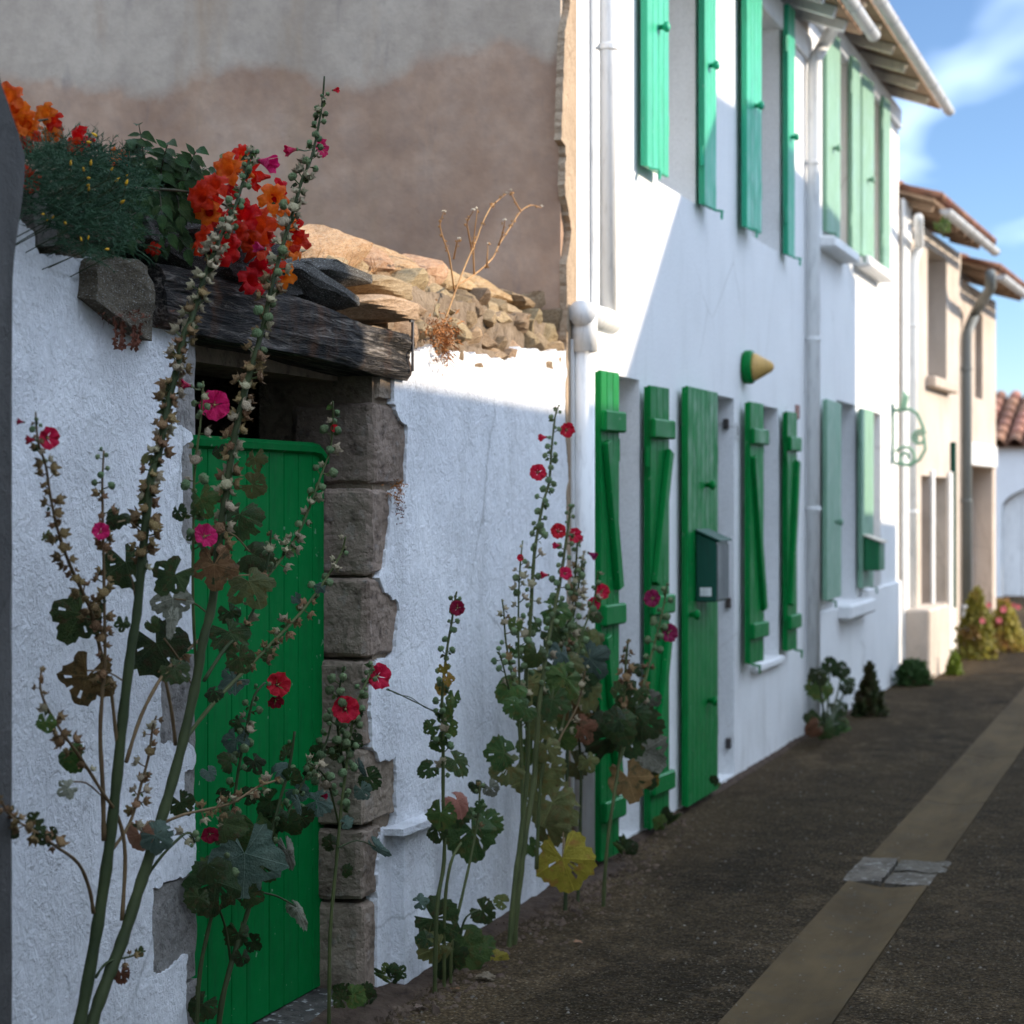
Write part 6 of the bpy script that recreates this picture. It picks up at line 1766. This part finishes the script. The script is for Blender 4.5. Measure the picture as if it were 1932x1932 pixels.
def bush(name, label, px, py, y, rx, ry, n, size, mat, seed, cat='bush', shape=None, flowers=0, fmat='pinkflower', fcol=None):
    c = Plant(name, label, (px, py), y, cat, seed=seed)
    m = MB(); r = c.r; un = unit(px, y)
    base = c.at(px, py); base.z = 0
    for i in range(n):
        while True:
            a = V((r.uniform(-1, 1), r.uniform(-1, 1), r.uniform(0, 1)))
            k = a.x ** 2 + a.y ** 2 + a.z ** 2
            lim = 1 + .25 * noise.noise(a * 2.3 + V((seed, 0, 0)))
            if .25 < k < lim: break
        w = 1 if shape is None else shape(a.z)
        p = base + SCR_R * a.x * rx * un * w + TOCAM * a.y * rx * un * .7 * w + V((0, 0, a.z * ry * un))
        p.y = min(p.y, -.015 if y < 0 else p.y)
        d = (a + V((r.uniform(-.6, .6), r.uniform(-.6, .6), r.uniform(-.4, .8)))).normalized(); s = size * un * r.uniform(.6, 1.3)
        sd = d.cross(V((r.uniform(-1, 1), r.uniform(-1, 1), r.uniform(-1, 1)))).normalized() * s * .32
        q = p + d * s
        m.add([p, p + d * s * .45 + sd, q, p + d * s * .45 - sd], [(0, 1, 2), (0, 2, 3)])
    m.build('foliage', MT[mat], c.root)
    mm = MB()
    for k in range(5): mm.tube([base, base + V((r.uniform(-.3, .3) * rx * un, r.uniform(-.3, .3) * rx * un, .6 * ry * un))], [2.2 * un, 1 * un], 5)
    mm.build('stem', MT['stem_b'], c.root)
    for k in range(flowers):
        a = V((r.uniform(-1, 1), r.uniform(-1, .2), r.uniform(.5, 1.1)))
        p = base + SCR_R * a.x * rx * un * .8 + V((0, 0, a.z * ry * un)) + TOCAM * r.uniform(0, .6) * rx * un
        piece('flower', r.choice(FLOWER), c.root, p, quat_dir(TOCAM + V((r.uniform(-.6, .6), r.uniform(-.6, .6), .4))), size * un * r.uniform(.35, .6), MT[fmat])
    return c
bush('dark_shrub', 'dark pointed shrub against the plinth of the far white house', 1640, 1326, -.22, 34, 95, 900, 13, 'leaf_d', 52, shape=lambda z: 1.15 - z)
bush('leafy_weed', 'low green weeds at the far corner of the white house', 1722, 1270, -.20, 36, 42, 420, 15, 'bush', 53)
bush('lime_shrub', 'small round lime green shrub beside the sandy house', 1800, 1236, -.42, 17, 44, 800, 7, 'bushlime', 54, shape=lambda z: 1.05 - .4 * z)
bush('flower_bush', 'tall golden green bush against the farthest sandy house', 1842, 1222, -.42, 42, 130, 1500, 12, 'bushgold', 55, flowers=2, shape=lambda z: 1.1 - .6 * z)
bush('flower_bush', 'loose golden bush with pink blossoms before the far arched door', 1895, 1208, -.60, 40, 92, 1500, 11, 'bushgold', 56, flowers=5, shape=lambda z: 1.1 - .5 * z)
bush('roof_weed', 'little weed growing in the gutter of the first sandy house', 1782, 1205, -.3, 0.1, 1, 1, 1, 'bush', 57) if False else None
rw = Plant('roof_weed', 'little weed growing in the gutter of the first sandy house', (1780, 440), -.52, 'weed', seed=58, ground=False)
for k in range(14): rw.leaf(1780 + rw.r.uniform(-12, 12), 424 + rw.r.uniform(-10, 8), 9, 'g', rw.r.uniform(20, 160), dy=rw.r.uniform(-.05, .05), narrow=True)
rw.stem([(1780, 448), (1780, 424)], 2, 1, 'stem')
wd = [((1255, 1556), 'small weed between the tall shutters and the plain door leaf'), ((1178, 1606), 'small weed at the foot of the leftmost tall shutter'), ((735, 1850), 'fern-like weed where the whitewash meets the jamb'), ((690, 1895), 'low weeds on the soil by the stone jamb'), ((1350, 1482), 'tiny weed under the right end of the plain door leaf')]
for k, (b_, lab) in enumerate(wd):
    c = Plant('small_weed', lab, b_, -.06, 'weed', seed=60 + k)
    for j in range(9 if k < 4 else 5):
        a = c.r.uniform(20, 160); l = c.r.uniform(8, 26) * (1 if k != 4 else .5)
        c.leaf(b_[0] + math.cos(R(a)) * l, b_[1] - math.sin(R(a)) * l, c.r.uniform(8, 14) * (1 if k != 4 else .6), 'd' if j % 3 else 'g', a, narrow=(j % 2 == 0))

# ================================================================== soil, crumbs, grit, fallen leaves
def soil():
    m = MB(); nx, ny = 420, 12
    x0, x1 = OPL - .1, X(1690); vs = []
    for i in range(nx + 1):
        for j in range(ny + 1):
            x, f = x0 + (x1 - x0) * i / nx, j / ny
            wid = (.16 + .12 * noise.noise(V((x * 1.4, 3, 0)))) * (1 if x < X(1130) else .42)
            y = .02 - wid * f
            hgt = (.022 + .03 * max(0, noise.noise(V((x * 1.7, 9, 0))))) * (1 - f) ** .8 + .012 * noise.noise(V((x * 11, y * 11, 4)))
            if f > .75: hgt = hgt * (1 - f) * 4 - .006 * (f - .75) * 4
            vs.append((x, y, hgt))
    m.add(vs, [(i * (ny + 1) + j, (i + 1) * (ny + 1) + j, (i + 1) * (ny + 1) + j + 1, i * (ny + 1) + j + 1) for i in range(nx) for j in range(ny)])
    o = m.build('soil', MT['soil'], None, smooth=True); tag(o, 'dark dry soil along the foot of the wall', kind='stuff')
soil()
def scatter(name, label, mat, n, fn, smin, smax, seed):
    m = MB(); r = random.Random(seed)
    for i in range(n):
        x, y = fn(r); s = r.uniform(smin, smax) * r.uniform(.4, 1)
        a = r.uniform(0, 6); c, sn = math.cos(a) * s, math.sin(a) * s
        hh = s * r.uniform(.4, 1.0)
        m.add([(x + c, y + sn, .0), (x - sn, y + c * r.uniform(.6, 1), .0), (x - c, y - sn, .0), (x + sn, y - c, .0), (x + c * .5, y + sn * .4, hh), (x - c * .4, y - sn * .5, hh * .8)],
              [(0, 1, 4), (1, 5, 4), (1, 2, 5), (2, 3, 5), (3, 4, 5), (3, 0, 4)])
    o = m.build(name, MT[mat]); tag(o, label, kind='stuff')
def near_wall(r):
    px = r.choice((r.gauss(960, 70), r.gauss(1080, 50), r.gauss(700, 60), r.uniform(620, 1260)))
    return (X(min(max(px, 560), 1300)), -.02 - abs(r.gauss(0, .13)))
scatter('soil_crumbs', 'crumbs of soil and dry litter at the foot of the wall', 'crumb', 1500, near_wall, .006, .022, 71)
scatter('grit', 'pale grit scattered over the asphalt', 'pebble', 1500, lambda r: (4.5 + 9 * r.random() ** 1.5, r.uniform(-2.4, -.05)), .003, .009, 72)
for (px, py, s, kind, lab, a) in [(920, 1850, 24, 'deadleaf', 'pinkish dry fallen leaf on the asphalt below the slender hollyhock', 10), (1092, 1783, 11, 'leaf_c', 'small orange fallen leaf on the asphalt right of the hollyhock clump', 40), (719, 1884, 11, 'leaf_c', 'small orange fallen leaf by the stone jamb', 100), (794, 1906, 14, 'deadleaf', 'curled tan fallen leaf near the bottom edge', 60), (858, 1872, 12, 'leaf_b', 'dark brown fallen leaf on the asphalt', 170)]:
    q = PG(px, py); un = q.length / FPX
    o = bpy.data.objects.new('fallen_leaf', LEAF[4]); COL.objects.link(o); o.location = (q.x, q.y, .012); o.scale = (s * un,) * 3; o.rotation_euler = (.12, -.1, R(a))
    o.material_slots[0].link = 'OBJECT'; o.material_slots[0].material = MT[kind if kind in MT else 'leaf_b']
    tag(o, lab, 'leaf', 'fallen leaves on the lane')
